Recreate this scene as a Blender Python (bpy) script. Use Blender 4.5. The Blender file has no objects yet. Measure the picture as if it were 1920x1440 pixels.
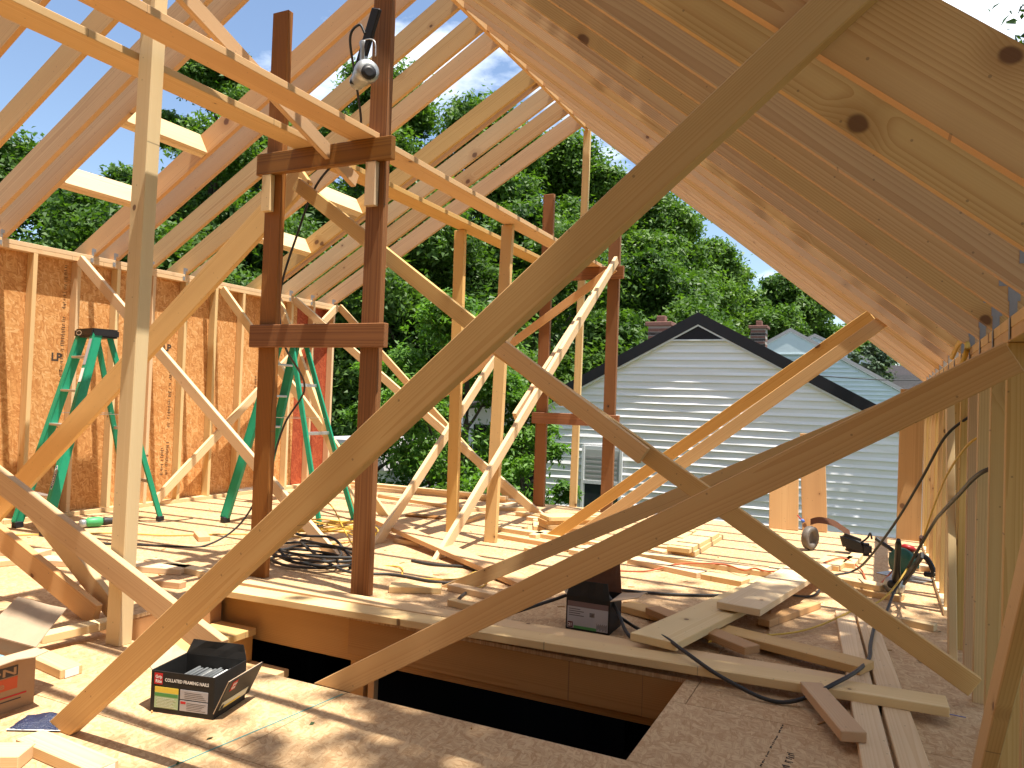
import bpy, bmesh, math, random
import numpy as np
from mathutils import Vector, Matrix
R = math.radians
random.seed(7)
scn = bpy.context.scene
COL = scn.collection

# ------------------------------------------------------------------ camera
cam = bpy.data.cameras.new('camera'); camo = bpy.data.objects.new('camera', cam); COL.objects.link(camo)
cam.sensor_fit = 'HORIZONTAL'; cam.sensor_width = 36.0; cam.lens = 36.0*1435.84/1920.0
cam.clip_start = .05; cam.clip_end = 2000
yaw, pit, rol = R(25.744), R(1.405), R(2.016)
Fv = Vector((-math.sin(yaw)*math.cos(pit), math.cos(yaw)*math.cos(pit), math.sin(pit)))
r0 = Vector((math.cos(yaw), math.sin(yaw), 0)); u0 = r0.cross(Fv)
Rv = r0*math.cos(rol)+u0*math.sin(rol); Uv = -r0*math.sin(rol)+u0*math.cos(rol)
camo.matrix_world = Matrix(((Rv.x, Uv.x, -Fv.x, 0), (Rv.y, Uv.y, -Fv.y, 0), (Rv.z, Uv.z, -Fv.z, 1.183), (0, 0, 0, 1)))
scn.camera = camo

# ------------------------------------------------------------------ sky, sun, exposure
SUN = Vector((.26, -.07, 1.0)).normalized()
world = bpy.data.worlds.new('World'); scn.world = world; world.use_nodes = True
wn = world.node_tree.nodes; wl = world.node_tree.links; wn.clear()
wo = wn.new('ShaderNodeOutputWorld'); wb = wn.new('ShaderNodeBackground'); sk = wn.new('ShaderNodeTexSky')
sk.sky_type = 'NISHITA'; sk.sun_disc = False; sk.sun_elevation = math.asin(SUN.z); sk.sun_rotation = math.atan2(SUN.x, SUN.y)
sk.air_density = 1.0; sk.dust_density = 1.0; sk.ozone_density = 1.0
wtc = wn.new('ShaderNodeTexCoord'); wmp = wn.new('ShaderNodeMapping'); wmp.inputs['Scale'].default_value = (1.6, 1.6, 3.6)
wmp.inputs['Location'].default_value = (1.3, .4, .9)
wno = wn.new('ShaderNodeTexNoise'); wno.inputs['Scale'].default_value = 1.9; wno.inputs['Detail'].default_value = 9; wno.inputs['Roughness'].default_value = .56
wrp = wn.new('ShaderNodeValToRGB'); wrp.color_ramp.elements[0].position = .50; wrp.color_ramp.elements[1].position = .68
wmx = wn.new('ShaderNodeMix'); wmx.data_type = 'RGBA'; wmx.inputs['B'].default_value = (10.5, 10.8, 11.2, 1)
wl.new(wtc.outputs['Generated'], wmp.inputs['Vector']); wl.new(wmp.outputs['Vector'], wno.inputs['Vector']); wl.new(wno.outputs['Fac'], wrp.inputs['Fac'])
wl.new(sk.outputs['Color'], wmx.inputs['A']); wl.new(wrp.outputs['Color'], wmx.inputs['Factor']); wl.new(wmx.outputs['Result'], wb.inputs['Color'])
wb.inputs['Strength'].default_value = .095; wl.new(wb.outputs['Background'], wo.inputs['Surface'])
sun = bpy.data.lights.new('sun', 'SUN'); suno = bpy.data.objects.new('sun', sun); COL.objects.link(suno)
sun.energy = 4.7; sun.angle = R(.53); sun.color = (1.0, .945, .86)
suno.rotation_euler = SUN.to_track_quat('Z', 'Y').to_euler()
scn.view_settings.view_transform = 'Standard'; scn.view_settings.look = 'None'; scn.view_settings.gamma = 1.0
scn.view_settings.exposure = 1.2
scn.render.engine = 'CYCLES'
scn.cycles.max_bounces = 7; scn.cycles.diffuse_bounces = 4; scn.cycles.transparent_max_bounces = 8

# ------------------------------------------------------------------ materials
class NT:
    def __init__(s, name, rough=.7):
        s.m = bpy.data.materials.new(name); s.m.use_nodes = True; s.n = s.m.node_tree.nodes; s.l = s.m.node_tree.links
        s.b = s.n['Principled BSDF']; s.b.inputs['Roughness'].default_value = rough
        s.b.inputs['Specular IOR Level'].default_value = .25
    def node(s, t, **k):
        x = s.n.new(t)
        for a, v in k.items(): setattr(x, a, v)
        return x
    def math(s, op, a, b=None, c=None):
        x = s.n.new('ShaderNodeMath'); x.operation = op
        for i, v in enumerate((a, b, c)):
            if v is None: continue
            if hasattr(v, 'default_value'): s.l.new(v, x.inputs[i])
            else: x.inputs[i].default_value = v
        return x.outputs[0]
    def vmath(s, op, a, b):
        x = s.n.new('ShaderNodeVectorMath'); x.operation = op
        for i, v in enumerate((a, b)):
            if hasattr(v, 'default_value'): s.l.new(v, x.inputs[i])
            else: x.inputs[i].default_value = v
        return x.outputs[0]
    def mix(s, f, a, b, bt='MIX'):
        x = s.n.new('ShaderNodeMix'); x.data_type = 'RGBA'; x.blend_type = bt
        for k, v in (('Factor', f), ('A', a), ('B', b)):
            if hasattr(v, 'default_value'): s.l.new(v, x.inputs[k])
            elif k == 'Factor': x.inputs[k].default_value = v
            else: x.inputs[k].default_value = (*v, 1)
        return x.outputs['Result']
    def noise(s, vec, scale, detail=3, rough=.5, dim='3D'):
        x = s.n.new('ShaderNodeTexNoise'); x.noise_dimensions = dim; x.inputs['Scale'].default_value = scale
        x.inputs['Detail'].default_value = detail; x.inputs['Roughness'].default_value = rough
        if vec is not None: s.l.new(vec, x.inputs['Vector'])
        return x.outputs['Fac']
    def ramp(s, f, *els):
        x = s.n.new('ShaderNodeValToRGB'); cr = x.color_ramp
        while len(cr.elements) < len(els): cr.elements.new(.5)
        for e, (p, c) in zip(cr.elements, els):
            e.position = p; e.color = (*c, 1) if len(c) == 3 else c
        s.l.new(f, x.inputs['Fac']); return x.outputs['Color']
    def col(s, c):
        if hasattr(c, 'default_value'): s.l.new(c, s.b.inputs['Base Color'])
        else: s.b.inputs['Base Color'].default_value = (*c, 1)
    def bump(s, h, dist=.001, st=.5):
        x = s.n.new('ShaderNodeBump'); x.inputs['Distance'].default_value = dist; x.inputs['Strength'].default_value = st
        s.l.new(h, x.inputs['Height']); s.l.new(x.outputs['Normal'], s.b.inputs['Normal'])

def wood(name, early, late, knot=(.13, .055, .025), contrast=.55, ring=.0075, knots=1.0, tint=.16, grey=0.0):
    t = NT(name, .62)
    oc = t.node('ShaderNodeTexCoord').outputs['Object']; rnd = t.node('ShaderNodeObjectInfo').outputs['Random']
    off = t.node('ShaderNodeCombineXYZ'); t.l.new(t.math('MULTIPLY', rnd, 61.0), off.inputs[0]); t.l.new(t.math('MULTIPLY', rnd, 17.0), off.inputs[1]); t.l.new(t.math('MULTIPLY', rnd, 29.0), off.inputs[2])
    p = t.vmath('ADD', oc, off.outputs[0])
    # knots
    sep0 = t.node('ShaderNodeSeparateXYZ'); t.l.new(p, sep0.inputs[0])
    kv = t.node('ShaderNodeCombineXYZ'); t.l.new(t.math('MULTIPLY', sep0.outputs[0], .78), kv.inputs[0]); t.l.new(sep0.outputs[1], kv.inputs[1])
    wn_ = t.noise(p, 22, 1)
    kvw = kv.outputs[0]
    vo = t.node('ShaderNodeTexVoronoi', voronoi_dimensions='2D', feature='F1'); vo.inputs['Scale'].default_value = 2.3
    t.l.new(kvw, vo.inputs['Vector'])
    d = t.math('ADD', vo.outputs['Distance'], t.math('MULTIPLY', t.math('SUBTRACT', wn_, .5), .035))
    sepc = t.node('ShaderNodeSeparateColor'); t.l.new(vo.outputs['Color'], sepc.inputs[0])
    size = t.math('MULTIPLY', t.math('MAXIMUM', t.math('SUBTRACT', sepc.outputs[0], .35), -.06), .058*knots)
    kmask = t.node('ShaderNodeMapRange', interpolation_type='SMOOTHSTEP'); t.l.new(t.math('DIVIDE', d, t.math('MAXIMUM', t.math('ADD', size, .003), .0006)), kmask.inputs['Value'])
    kmask.inputs['From Min'].default_value = 1.25; kmask.inputs['From Max'].default_value = .75
    halo = t.node('ShaderNodeMapRange', interpolation_type='SMOOTHSTEP'); t.l.new(t.math('DIVIDE', d, t.math('MAXIMUM', t.math('ADD', size, .003), .0006)), halo.inputs['Value'])
    halo.inputs['From Min'].default_value = 4.0; halo.inputs['From Max'].default_value = .8
    # growth rings round an off-board pith, warped along the length
    so = t.node('ShaderNodeSeparateXYZ'); t.l.new(oc, so.inputs[0])
    w1 = t.node('ShaderNodeMapping'); w1.inputs['Scale'].default_value = (.55, 4, 4); t.l.new(p, w1.inputs['Vector'])
    warp = t.math('MULTIPLY', t.math('SUBTRACT', t.noise(w1.outputs[0], 1.0, 2), .5), .038)
    cy = t.math('MULTIPLY', t.math('SUBTRACT', rnd, .5), .16)
    cz = t.math('ADD', .025, t.math('MULTIPLY', t.math('FRACT', t.math('MULTIPLY', rnd, 7.31)), .12))
    yy = t.math('ADD', so.outputs[1], t.math('ADD', cy, warp)); zz = t.math('ADD', so.outputs[2], cz)
    rr = t.math('SQRT', t.math('ADD', t.math('MULTIPLY', yy, yy), t.math('MULTIPLY', zz, zz)))
    rr = t.math('ADD', rr, t.math('ADD', t.math('MULTIPLY', halo.outputs[0], .012), t.math('MULTIPLY', warp, .35)))
    ringv = t.math('FRACT', t.math('DIVIDE', rr, ring))
    rg = t.math('POWER', ringv, 2.2)
    w2 = t.node('ShaderNodeMapping'); w2.inputs['Scale'].default_value = (3, 260, 260); t.l.new(p, w2.inputs['Vector'])
    fine = t.noise(w2.outputs[0], 1.0, 1)
    g = t.math('ADD', t.math('MULTIPLY', rg, contrast), t.math('MULTIPLY', t.math('SUBTRACT', fine, .5), .35))
    g.node.use_clamp = True
    c = t.mix(g, early, late)
    w3 = t.node('ShaderNodeMapping'); w3.inputs['Scale'].default_value = (.9, 9, 9); t.l.new(p, w3.inputs['Vector'])
    blot = t.noise(w3.outputs[0], 1.0, 2)
    c = t.mix(t.math('MULTIPLY', t.math('SUBTRACT', blot, .35), .55), c, tuple(x*.72 for x in late))
    c = t.mix(t.math('MULTIPLY', halo.outputs[0], .45), c, tuple(x*.8 for x in late))
    c = t.mix(t.math('MULTIPLY', kmask.outputs[0], .9), c, knot)
    # small dark nail marks and pencil specks
    v2 = t.node('ShaderNodeTexVoronoi', voronoi_dimensions='2D', feature='F1'); v2.inputs['Scale'].default_value = 6.5; t.l.new(p, v2.inputs['Vector'])
    c = t.mix(t.math('MULTIPLY', t.math('LESS_THAN', v2.outputs['Distance'], .022), .5), c, (.12, .08, .05))
    hsv = t.node('ShaderNodeHueSaturation'); t.l.new(c, hsv.inputs['Color'])
    t.l.new(t.math('ADD', .493, t.math('MULTIPLY', t.math('FRACT', t.math('MULTIPLY', rnd, 13.7)), .016)), hsv.inputs['Hue'])
    t.l.new(t.math('ADD', .9, t.math('MULTIPLY', t.math('FRACT', t.math('MULTIPLY', rnd, 5.3)), .2)), hsv.inputs['Saturation'])
    t.l.new(t.math('ADD', 1-tint*.6, t.math('MULTIPLY', t.math('FRACT', t.math('MULTIPLY', rnd, 3.17)), tint)), hsv.inputs['Value'])
    t.col(hsv.outputs[0]); t.bump(fine, .0006, .5)
    return t.m

M = {}
M['spf'] = wood('pine_lumber', (.63, .405, .185), (.47, .245, .085), knots=.75, contrast=.5, ring=.0042)
M['rafter'] = wood('rafter_pine', (.61, .385, .18), (.42, .205, .075), contrast=.62, ring=.0062, knots=1.6)
M['plank'] = wood('plank_pine', (.64, .40, .175), (.48, .24, .08), knots=1.1, contrast=.5, ring=.0045)
M['pale'] = wood('pale_spruce', (.71, .52, .29), (.57, .35, .155), contrast=.5, knots=.7, ring=.0045)
M['old'] = wood('old_stained_timber', (.29, .125, .042), (.12, .046, .017), knot=(.02, .01, .008), contrast=.75, tint=.3, ring=.011)
M['header'] = wood('header_fir', (.49, .265, .10), (.35, .165, .055), knots=1.3)
M['greenish'] = wood('treated_stud', (.62, .39, .18), (.45, .24, .088), knots=1.3)  # pine tone of the near right studs, slightly darker than the rest

def osb(name, cols, scale=1.0, chip=.8, axes='xy', dark=.0, rough=.75):
    t = NT(name, rough)
    oc = t.node('ShaderNodeTexCoord').outputs['Object']; rnd = t.node('ShaderNodeObjectInfo').outputs['Random']
    sp = t.node('ShaderNodeSeparateXYZ'); t.l.new(oc, sp.inputs[0]); cb = t.node('ShaderNodeCombineXYZ')
    t.l.new(sp.outputs['XYZ'.index(axes[0].upper())], cb.inputs[0]); t.l.new(sp.outputs['XYZ'.index(axes[1].upper())], cb.inputs[1])
    off = t.node('ShaderNodeCombineXYZ'); t.l.new(t.math('MULTIPLY', rnd, 41.0), off.inputs[0]); t.l.new(t.math('MULTIPLY', rnd, 23.0), off.inputs[1])
    p = t.vmath('ADD', cb.outputs[0], off.outputs[0])
    wob = t.node('ShaderNodeTexNoise'); wob.inputs['Scale'].default_value = 9; t.l.new(p, wob.inputs['Vector'])
    p = t.vmath('ADD', p, t.vmath('MULTIPLY', t.vmath('SUBTRACT', wob.outputs['Color'], (.5, .5, .5)), (.05, .05, 0)))
    out = None
    for i, (ang, sx, sy) in enumerate(((8, 11, 46), (-28, 13, 52), (35, 12, 44), (82, 14, 50))):
        mp = t.node('ShaderNodeMapping'); mp.vector_type = 'POINT'; mp.inputs['Rotation'].default_value = (0, 0, R(ang))
        t.l.new(p, mp.inputs['Vector'])
        m2 = t.vmath('MULTIPLY', mp.outputs[0], (sx*scale, sy*scale, 1)); m2 = t.vmath('ADD', m2, (i*7.7, i*3.1, 0))
        v = t.node('ShaderNodeTexVoronoi', voronoi_dimensions='2D', feature='F1'); v.inputs['Scale'].default_value = 1.0; t.l.new(m2, v.inputs['Vector'])
        sc = t.node('ShaderNodeSeparateColor'); t.l.new(v.outputs['Color'], sc.inputs[0])
        gr = t.noise(t.vmath('MULTIPLY', m2, (.6, 5.5, 1)), 1.0, 0, .5, '2D')
        val = t.math('ADD', t.math('MULTIPLY', sc.outputs[0], chip), t.math('MULTIPLY', t.math('SUBTRACT', gr, .3), .55))
        edge = t.math('MULTIPLY', t.math('GREATER_THAN', v.outputs['Distance'], .62), -.18)
        val = t.math('ADD', val, edge)
        if out is None: out = val
        else:
            pick = t.math('GREATER_THAN', sc.outputs[1], .62)
            mx = t.node('ShaderNodeMix', data_type='FLOAT'); t.l.new(pick, mx.inputs[0]); t.l.new(out, mx.inputs[2]); t.l.new(val, mx.inputs[3]); out = mx.outputs[0]
    big = t.noise(p, 1.6, 3)
    f = t.math('ADD', t.math('MULTIPLY', out, .82), t.math('MULTIPLY', t.math('SUBTRACT', big, .5), .5))
    c = t.ramp(f, *cols)
    sp2 = t.noise(p, 160, 2, .6); c = t.mix(t.math('MULTIPLY', t.math('GREATER_THAN', sp2, .70), .45), c, (.13, .07, .035))
    t.col(c); t.bump(t.noise(oc, 55, 2), .0015, .5)
    return t.m
M['subfloor'] = osb('subfloor_osb', ((.05, (.40, .235, .11)), (.4, (.545, .365, .195)), (.65, (.61, .425, .24)), (.95, (.69, .52, .32))), 2.0, .5)
M['wallosb'] = osb('wall_osb', ((.05, (.44, .185, .055)), (.38, (.58, .285, .095)), (.62, (.65, .35, .13)), (.95, (.76, .51, .26))), 1.55, .8, 'yz')
M['redosb'] = osb('red_coated_osb', ((.1, (.27, .05, .02)), (.5, (.38, .08, .03)), (.9, (.45, .12, .05))), 1.3, .8, 'yz')

def plain(name, c, rough=.6, var=.12, scale=18, metal=0, spec=.3, bump=0):
    t = NT(name, rough); oc = t.node('ShaderNodeTexCoord').outputs['Object']
    n = t.noise(oc, scale, 5, .6); n2 = t.noise(oc, scale*7, 3, .6)
    a = tuple(max(0, x*(1-var)) for x in c); b = tuple(min(1, x*(1+var)) for x in c)
    k = t.mix(t.math('ADD', t.math('MULTIPLY', n, .7), t.math('MULTIPLY', n2, .3)), a, b); t.col(k)
    t.b.inputs['Metallic'].default_value = metal; t.b.inputs['Specular IOR Level'].default_value = spec
    if bump: t.bump(n2, bump, .6)
    return t.m
M['galv'] = plain('galvanised_steel', (.27, .27, .27), .55, .25, 40, .35)
M['steel'] = plain('grey_cast_metal', (.38, .40, .40), .4, .2, 30, .7)
M['alu'] = plain('aluminium', (.62, .62, .60), .38, .12, 30, .85)
M['green'] = plain('green_fibreglass', (.012, .26, .135), .42, .22, 12, 0, .4)
M['blackpl'] = plain('black_plastic', (.017, .017, .019), .45, .3, 25)
M['rubber'] = plain('black_rubber_hose', (.03, .028, .026), .5, .35, 30)
M['yellow'] = plain('yellow_cord', (.55, .34, .05), .5, .2, 20)
M['orange'] = plain('orange_cord', (.42, .10, .035), .5, .2, 20)
M['card'] = plain('corrugated_cardboard', (.36, .21, .105), .85, .14, 14)
M['cardin'] = plain('cardboard_inside', (.46, .34, .225), .85, .14, 14)
M['boxblack'] = plain('black_printed_card', (.013, .012, .011), .55, .35, 22)
M['redprint'] = plain('red_print', (.45, .02, .02), .6, .15)
M['white'] = plain('white_print', (.75, .74, .70), .6, .08)
M['cream'] = plain('cream_label', (.55, .55, .42), .6, .1)
M['palegreen'] = plain('pale_green_label', (.35, .45, .26), .6, .12)
M['greenprint'] = plain('green_print', (.08, .25, .07), .6, .15)
M['yellowprint'] = plain('yellow_print', (.66, .48, .06), .6, .1)
M['greyprint'] = plain('grey_label', (.36, .34, .34), .6, .08)
M['ink'] = plain('faded_black_ink', (.06, .045, .035), .8, .4, 60)
M['bluebag'] = plain('dark_blue_plastic', (.02, .03, .075), .28, .5, 40, 0, .6, .01)
M['leather'] = plain('brown_leather', (.12, .05, .025), .6, .3, 30)
M['clear'] = plain('scuffed_clear_plastic', (.12, .10, .08), .5, .4, 40, 0, .6)
M['teal'] = plain('dark_teal_tool', (.012, .085, .075), .4, .3, 25)
M['hitgreen'] = plain('bright_green_tool', (.06, .33, .12), .42, .2, 25)
M['red'] = plain('dark_red_tool', (.28, .012, .012), .4, .2, 25)
M['blue'] = plain('blue_cap', (.08, .16, .5), .4, .2)
M['siding'] = plain('white_vinyl_siding', (.86, .85, .84), .5, .05, 3)
M['bluesiding'] = plain('pale_blue_siding', (.58, .66, .68), .55, .07, 3)
M['trimwhite'] = plain('white_trim', (.74, .74, .73), .5, .06)
M['roofblack'] = plain('black_roof_trim', (.012, .012, .015), .55, .4, 10)
M['shingle'] = plain('grey_brown_shingles', (.19, .165, .16), .9, .35, 16)
M['windowframe'] = plain('window_frame', (.62, .63, .64), .5, .06)
M['dark'] = plain('dark_interior', (.012, .01, .009), .9, .3)  # near-black colour standing in for the shade of unlit rooms
M['bark'] = plain('tree_bark', (.085, .065, .05), .9, .4, 9, 0, .2, .02)
M['wire'] = plain('overhead_wire', (.05, .05, .05), .6, .1)
M['brick'] = plain('red_brick', (.19, .095, .072), .85, .4, 14)
M['mortar'] = plain('mortar', (.33, .29, .26), .9, .2, 20)
M['leafloose'] = plain('fallen_leaf', (.035, .07, .02), .6, .3)
M['clear'].node_tree.nodes['Principled BSDF'].inputs['Specular IOR Level'].default_value = .35
t = NT('window_glass', .06); t.col((.03, .035, .04)); t.b.inputs['Specular IOR Level'].default_value = .8; M['glass'] = t.m
t = NT('blind_slats', .6); t.col((.42, .42, .40)); M['blind'] = t.m
t = NT('grass_ground', .95); oc = t.node('ShaderNodeTexCoord').outputs['Object']
t.col(t.mix(t.noise(oc, .6, 6, .7), (.03, .06, .012), (.10, .12, .035))); t.bump(t.noise(oc, 9, 5), .05); M['grass'] = t.m

def leafmat(name, a, b, trans=.35):
    m = bpy.data.materials.new(name); m.use_nodes = True; n = m.node_tree.nodes; l = m.node_tree.links; n.clear()
    o = n.new('ShaderNodeOutputMaterial'); df = n.new('ShaderNodeBsdfPrincipled'); tr = n.new('ShaderNodeBsdfTranslucent'); mx = n.new('ShaderNodeMixShader')
    g = n.new('ShaderNodeNewGeometry'); nz = n.new('ShaderNodeTexNoise'); nz.inputs['Scale'].default_value = .8; nz.inputs['Detail'].default_value = 4
    l.new(g.outputs['Position'], nz.inputs['Vector'])
    ad = n.new('ShaderNodeMath'); ad.operation = 'MULTIPLY_ADD'; l.new(g.outputs['Random Per Island'], ad.inputs[0]); ad.inputs[1].default_value = .55; 
    sb = n.new('ShaderNodeMath'); sb.operation = 'MULTIPLY_ADD'; l.new(nz.outputs['Fac'], sb.inputs[0]); sb.inputs[1].default_value = 1.6; sb.inputs[2].default_value = -.6
    l.new(sb.outputs[0], ad.inputs[2])
    cr = n.new('ShaderNodeMix'); cr.data_type = 'RGBA'; cr.clamp_factor = True; cr.inputs['A'].default_value = (*a, 1); cr.inputs['B'].default_value = (*b, 1); l.new(ad.outputs[0], cr.inputs['Factor'])
    l.new(cr.outputs['Result'], df.inputs['Base Color']); df.inputs['Roughness'].default_value = .5; df.inputs['Specular IOR Level'].default_value = .3
    tc = n.new('ShaderNodeMix'); tc.data_type = 'RGBA'; tc.blend_type = 'MULTIPLY'; tc.inputs['Factor'].default_value = 1; tc.inputs['B'].default_value = (1.5, 1.7, .5, 1); l.new(cr.outputs['Result'], tc.inputs['A'])
    l.new(tc.outputs['Result'], tr.inputs['Color'])
    mx.inputs[0].default_value = trans; l.new(df.outputs[0], mx.inputs[1]); l.new(tr.outputs[0], mx.inputs[2]); l.new(mx.outputs[0], o.inputs['Surface'])
    return m
M['leafdark'] = leafmat('oak_leaves', (.028, .070, .011), (.11, .195, .034))
M['leafmid'] = leafmat('maple_leaves', (.038, .090, .014), (.14, .235, .042))
M['leafbright'] = leafmat('shrub_leaves', (.05, .125, .018), (.155, .29, .052), .4)
M['leafblue'] = leafmat('spruce_needles', (.03, .06, .03), (.09, .13, .07), .15)

# ------------------------------------------------------------------ object helpers
def link(name, me, mat=None, parent=None):
    o = bpy.data.objects.new(name, me); COL.objects.link(o)
    if mat is not None and me is not None and not me.materials: me.materials.append(M[mat] if isinstance(mat, str) else mat)
    if parent is not None: o.parent = parent
    return o
def empty(name, loc=(0, 0, 0), rz=0):
    o = bpy.data.objects.new(name, None); COL.objects.link(o); o.location = loc; o.rotation_euler[2] = rz; o.empty_display_size = .1
    return o
def tag(o, label, cat, group=None):
    o['label'] = label; o['category'] = cat
    if group: o['group'] = group
    return o
def structure(o): o['kind'] = 'structure'; return o
def from_bm(name, bm):
    me = bpy.data.meshes.new(name); bmesh.ops.recalc_face_normals(bm, faces=bm.faces); bm.to_mesh(me); bm.free(); return me
def bm_box(bm, lo, hi, mat=None):
    vs = [bm.verts.new((x, y, z)) for x in (lo[0], hi[0]) for y in (lo[1], hi[1]) for z in (lo[2], hi[2])]
    if mat is not None:
        for v in vs: v.co = mat @ v.co
    for f in ((0, 1, 3, 2), (4, 6, 7, 5), (0, 4, 5, 1), (2, 3, 7, 6), (0, 2, 6, 4), (1, 5, 7, 3)): bm.faces.new([vs[i] for i in f])
    return vs
def box(name, lo, hi, mat, parent=None, bev=0.0):
    c = Vector([(a+b)/2 for a, b in zip(lo, hi)]); h = Vector([abs(b-a)/2 for a, b in zip(lo, hi)])
    bm = bmesh.new(); bm_box(bm, -h, h)
    if bev: bmesh.ops.bevel(bm, geom=bm.edges[:], offset=bev, segments=1, affect='EDGES')
    o = link(name, from_bm(name, bm), mat, parent); o.location = c
    return o
def board(name, A, B, w, t, normal, mat, parent=None, cutA=None, cutB=None, bev=.0028, label=None, cat='board', group=None, twist=0):
    """sawn board from A to B (centre line), width w across, thickness t along normal; cut = (axis, value) trims an end flush with a plane"""
    A = Vector(A); B = Vector(B); L = (B-A).length; x = (B-A).normalized(); n = Vector(normal)
    z = (n-x*n.dot(x)).normalized(); y = z.cross(x)
    bm = bmesh.new(); bm_box(bm, (-L/2, -w/2, -t/2), (L/2, w/2, t/2))
    mid = (A+B)/2; mw = Matrix((( x.x, y.x, z.x, mid.x), (x.y, y.y, z.y, mid.y), (x.z, y.z, z.z, mid.z), (0, 0, 0, 1)))
    for cut, sgn in ((cutA, -1), (cutB, 1)):
        if cut is None: continue
        ax, val = cut
        for v in bm.verts:
            if v.co.x*sgn > 0:
                wv = mw @ v.co
                if abs(x[ax]) > .05: v.co.x += max(-.25, min(.25, (val-wv[ax])/x[ax]))
    if bev: bmesh.ops.bevel(bm, geom=bm.edges[:], offset=bev, segments=1, affect='EDGES')
    o = link(name, from_bm(name, bm), mat, parent); o.matrix_local = mw
    if label: tag(o, label, cat, group)
    return o
def prism(name, pts, y0, y1, mat, parent=None, axis='y'):
    """profile (x,z) points extruded along y"""
    bm = bmesh.new()
    a = [bm.verts.new((p[0], y0, p[1])) for p in pts]; b = [bm.verts.new((p[0], y1, p[1])) for p in pts]
    bm.faces.new(a); bm.faces.new(b[::-1]); n = len(pts)
    for i in range(n): bm.faces.new((a[i], b[i], b[(i+1) % n], a[(i+1) % n]))
    return link(name, from_bm(name, bm), mat, parent)
def bm_tube(bm, pts, rad, seg=8, caps=True):
    pts = [Vector(p) for p in pts]; rings = []; rad = rad if hasattr(rad, '__len__') else [rad]*len(pts)
    up = Vector((0, 0, 1))
    for i, p in enumerate(pts):
        d = (pts[min(i+1, len(pts)-1)]-pts[max(i-1, 0)]).normalized()
        s = d.cross(up)
        if s.length < .05: s = d.cross(Vector((1, 0, 0)))
        s.normalize(); q = s.cross(d)
        rings.append([bm.verts.new(p+(s*math.cos(2*math.pi*k/seg)+q*math.sin(2*math.pi*k/seg))*rad[i]) for k in range(seg)])
    for a, b in zip(rings, rings[1:]):
        for k in range(seg): bm.faces.new((a[k], a[(k+1) % seg], b[(k+1) % seg], b[k]))
    if caps: bm.faces.new(rings[0][::-1]); bm.faces.new(rings[-1])
def smooth_path(P, n=8):
    P = [Vector(p) for p in P]; out = []
    for i in range(len(P)-1):
        p0, p1, p2, p3 = P[max(i-1, 0)], P[i], P[i+1], P[min(i+2, len(P)-1)]
        for k in range(n):
            u = k/n; out.append(.5*((2*p1)+(p2-p0)*u+(2*p0-5*p1+4*p2-p3)*u*u+(3*p1-p0-3*p2+p3)*u**3))
    out.append(P[-1]); return out
def tube(name, P, rad, mat, parent=None, seg=8, n=8, smooth=True):
    bm = bmesh.new(); bm_tube(bm, smooth_path(P, n) if n else P, rad, seg); me = from_bm(name, bm)
    if smooth: me.polygons.foreach_set('use_smooth', [True]*len(me.polygons))
    return link(name, me, mat, parent)
def lathe(name, prof, mat, parent=None, seg=24, mw=None):
    bm = bmesh.new(); rings = [[bm.verts.new((r*math.cos(2*math.pi*k/seg), r*math.sin(2*math.pi*k/seg), z)) for k in range(seg)] for r, z in prof]
    for a, b in zip(rings, rings[1:]):
        for k in range(seg): bm.faces.new((a[k], a[(k+1) % seg], b[(k+1) % seg], b[k]))
    bm.faces.new(rings[0][::-1]); bm.faces.new(rings[-1])
    o = link(name, from_bm(name, bm), mat, parent)
    for p in o.data.polygons: p.use_smooth = len(p.vertices) == 4
    if mw is not None: o.matrix_local = mw
    return o
def frame(org, x, z):
    """matrix with local x and z along the given directions"""
    x = Vector(x).normalized(); z = Vector(z); z = (z-x*z.dot(x)).normalized(); y = z.cross(x); o = Vector(org)
    return Matrix(((x.x, y.x, z.x, o.x), (x.y, y.y, z.y, o.y), (x.z, y.z, z.z, o.z), (0, 0, 0, 1)))
def text(name, s, size, mat, mw, parent, sx=1.0, bold=0.0):
    cu = bpy.data.curves.new(name, 'FONT'); cu.body = s; cu.size = size; cu.align_x = 'LEFT'; cu.offset = bold; cu.resolution_u = 2
    tmp = bpy.data.objects.new('tmp', cu); COL.objects.link(tmp); dg = bpy.context.evaluated_depsgraph_get()
    me = bpy.data.meshes.new_from_object(tmp.evaluated_get(dg)); bpy.data.objects.remove(tmp); bpy.data.curves.remove(cu)
    for v in me.vertices: v.co.x *= sx
    me.materials.clear()
    o = link(name, me, mat, parent); o.matrix_local = mw
    return o
def decal(name, x0, y0, x1, y1, mat, mw, parent, h=.0012):
    bm = bmesh.new(); bm_box(bm, (x0, y0, 0), (x1, y1, h)); o = link(name, from_bm(name, bm), mat, parent); o.matrix_local = mw; return o

# ================================================================== SETTING
GZ = -3.2
bm = bmesh.new(); n = 24
gv = [[bm.verts.new(((i/n-.5)*900, (j/n-.5)*900, GZ)) for j in range(n+1)] for i in range(n+1)]
for i in range(n):
    for j in range(n): bm.faces.new((gv[i][j], gv[i+1][j], gv[i+1][j+1], gv[i][j+1]))
structure(link('ground', from_bm('ground', bm), 'grass'))

# building numbers (metres): inside faces of the long walls, wall heights, ridge
XL, HL = -6.675, 2.42
XR, HR = .37, 1.517
XD, ZD = -3.17, 4.43
SR = (ZD-HR)/(XR-XD); SL = (ZD-HL)/(XD-XL)
FY0, FY1 = -.54, 8.40
HX0, HX1, HY0, HY1 = -3.50, -.745, 2.525, 3.40       # stair opening

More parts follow.
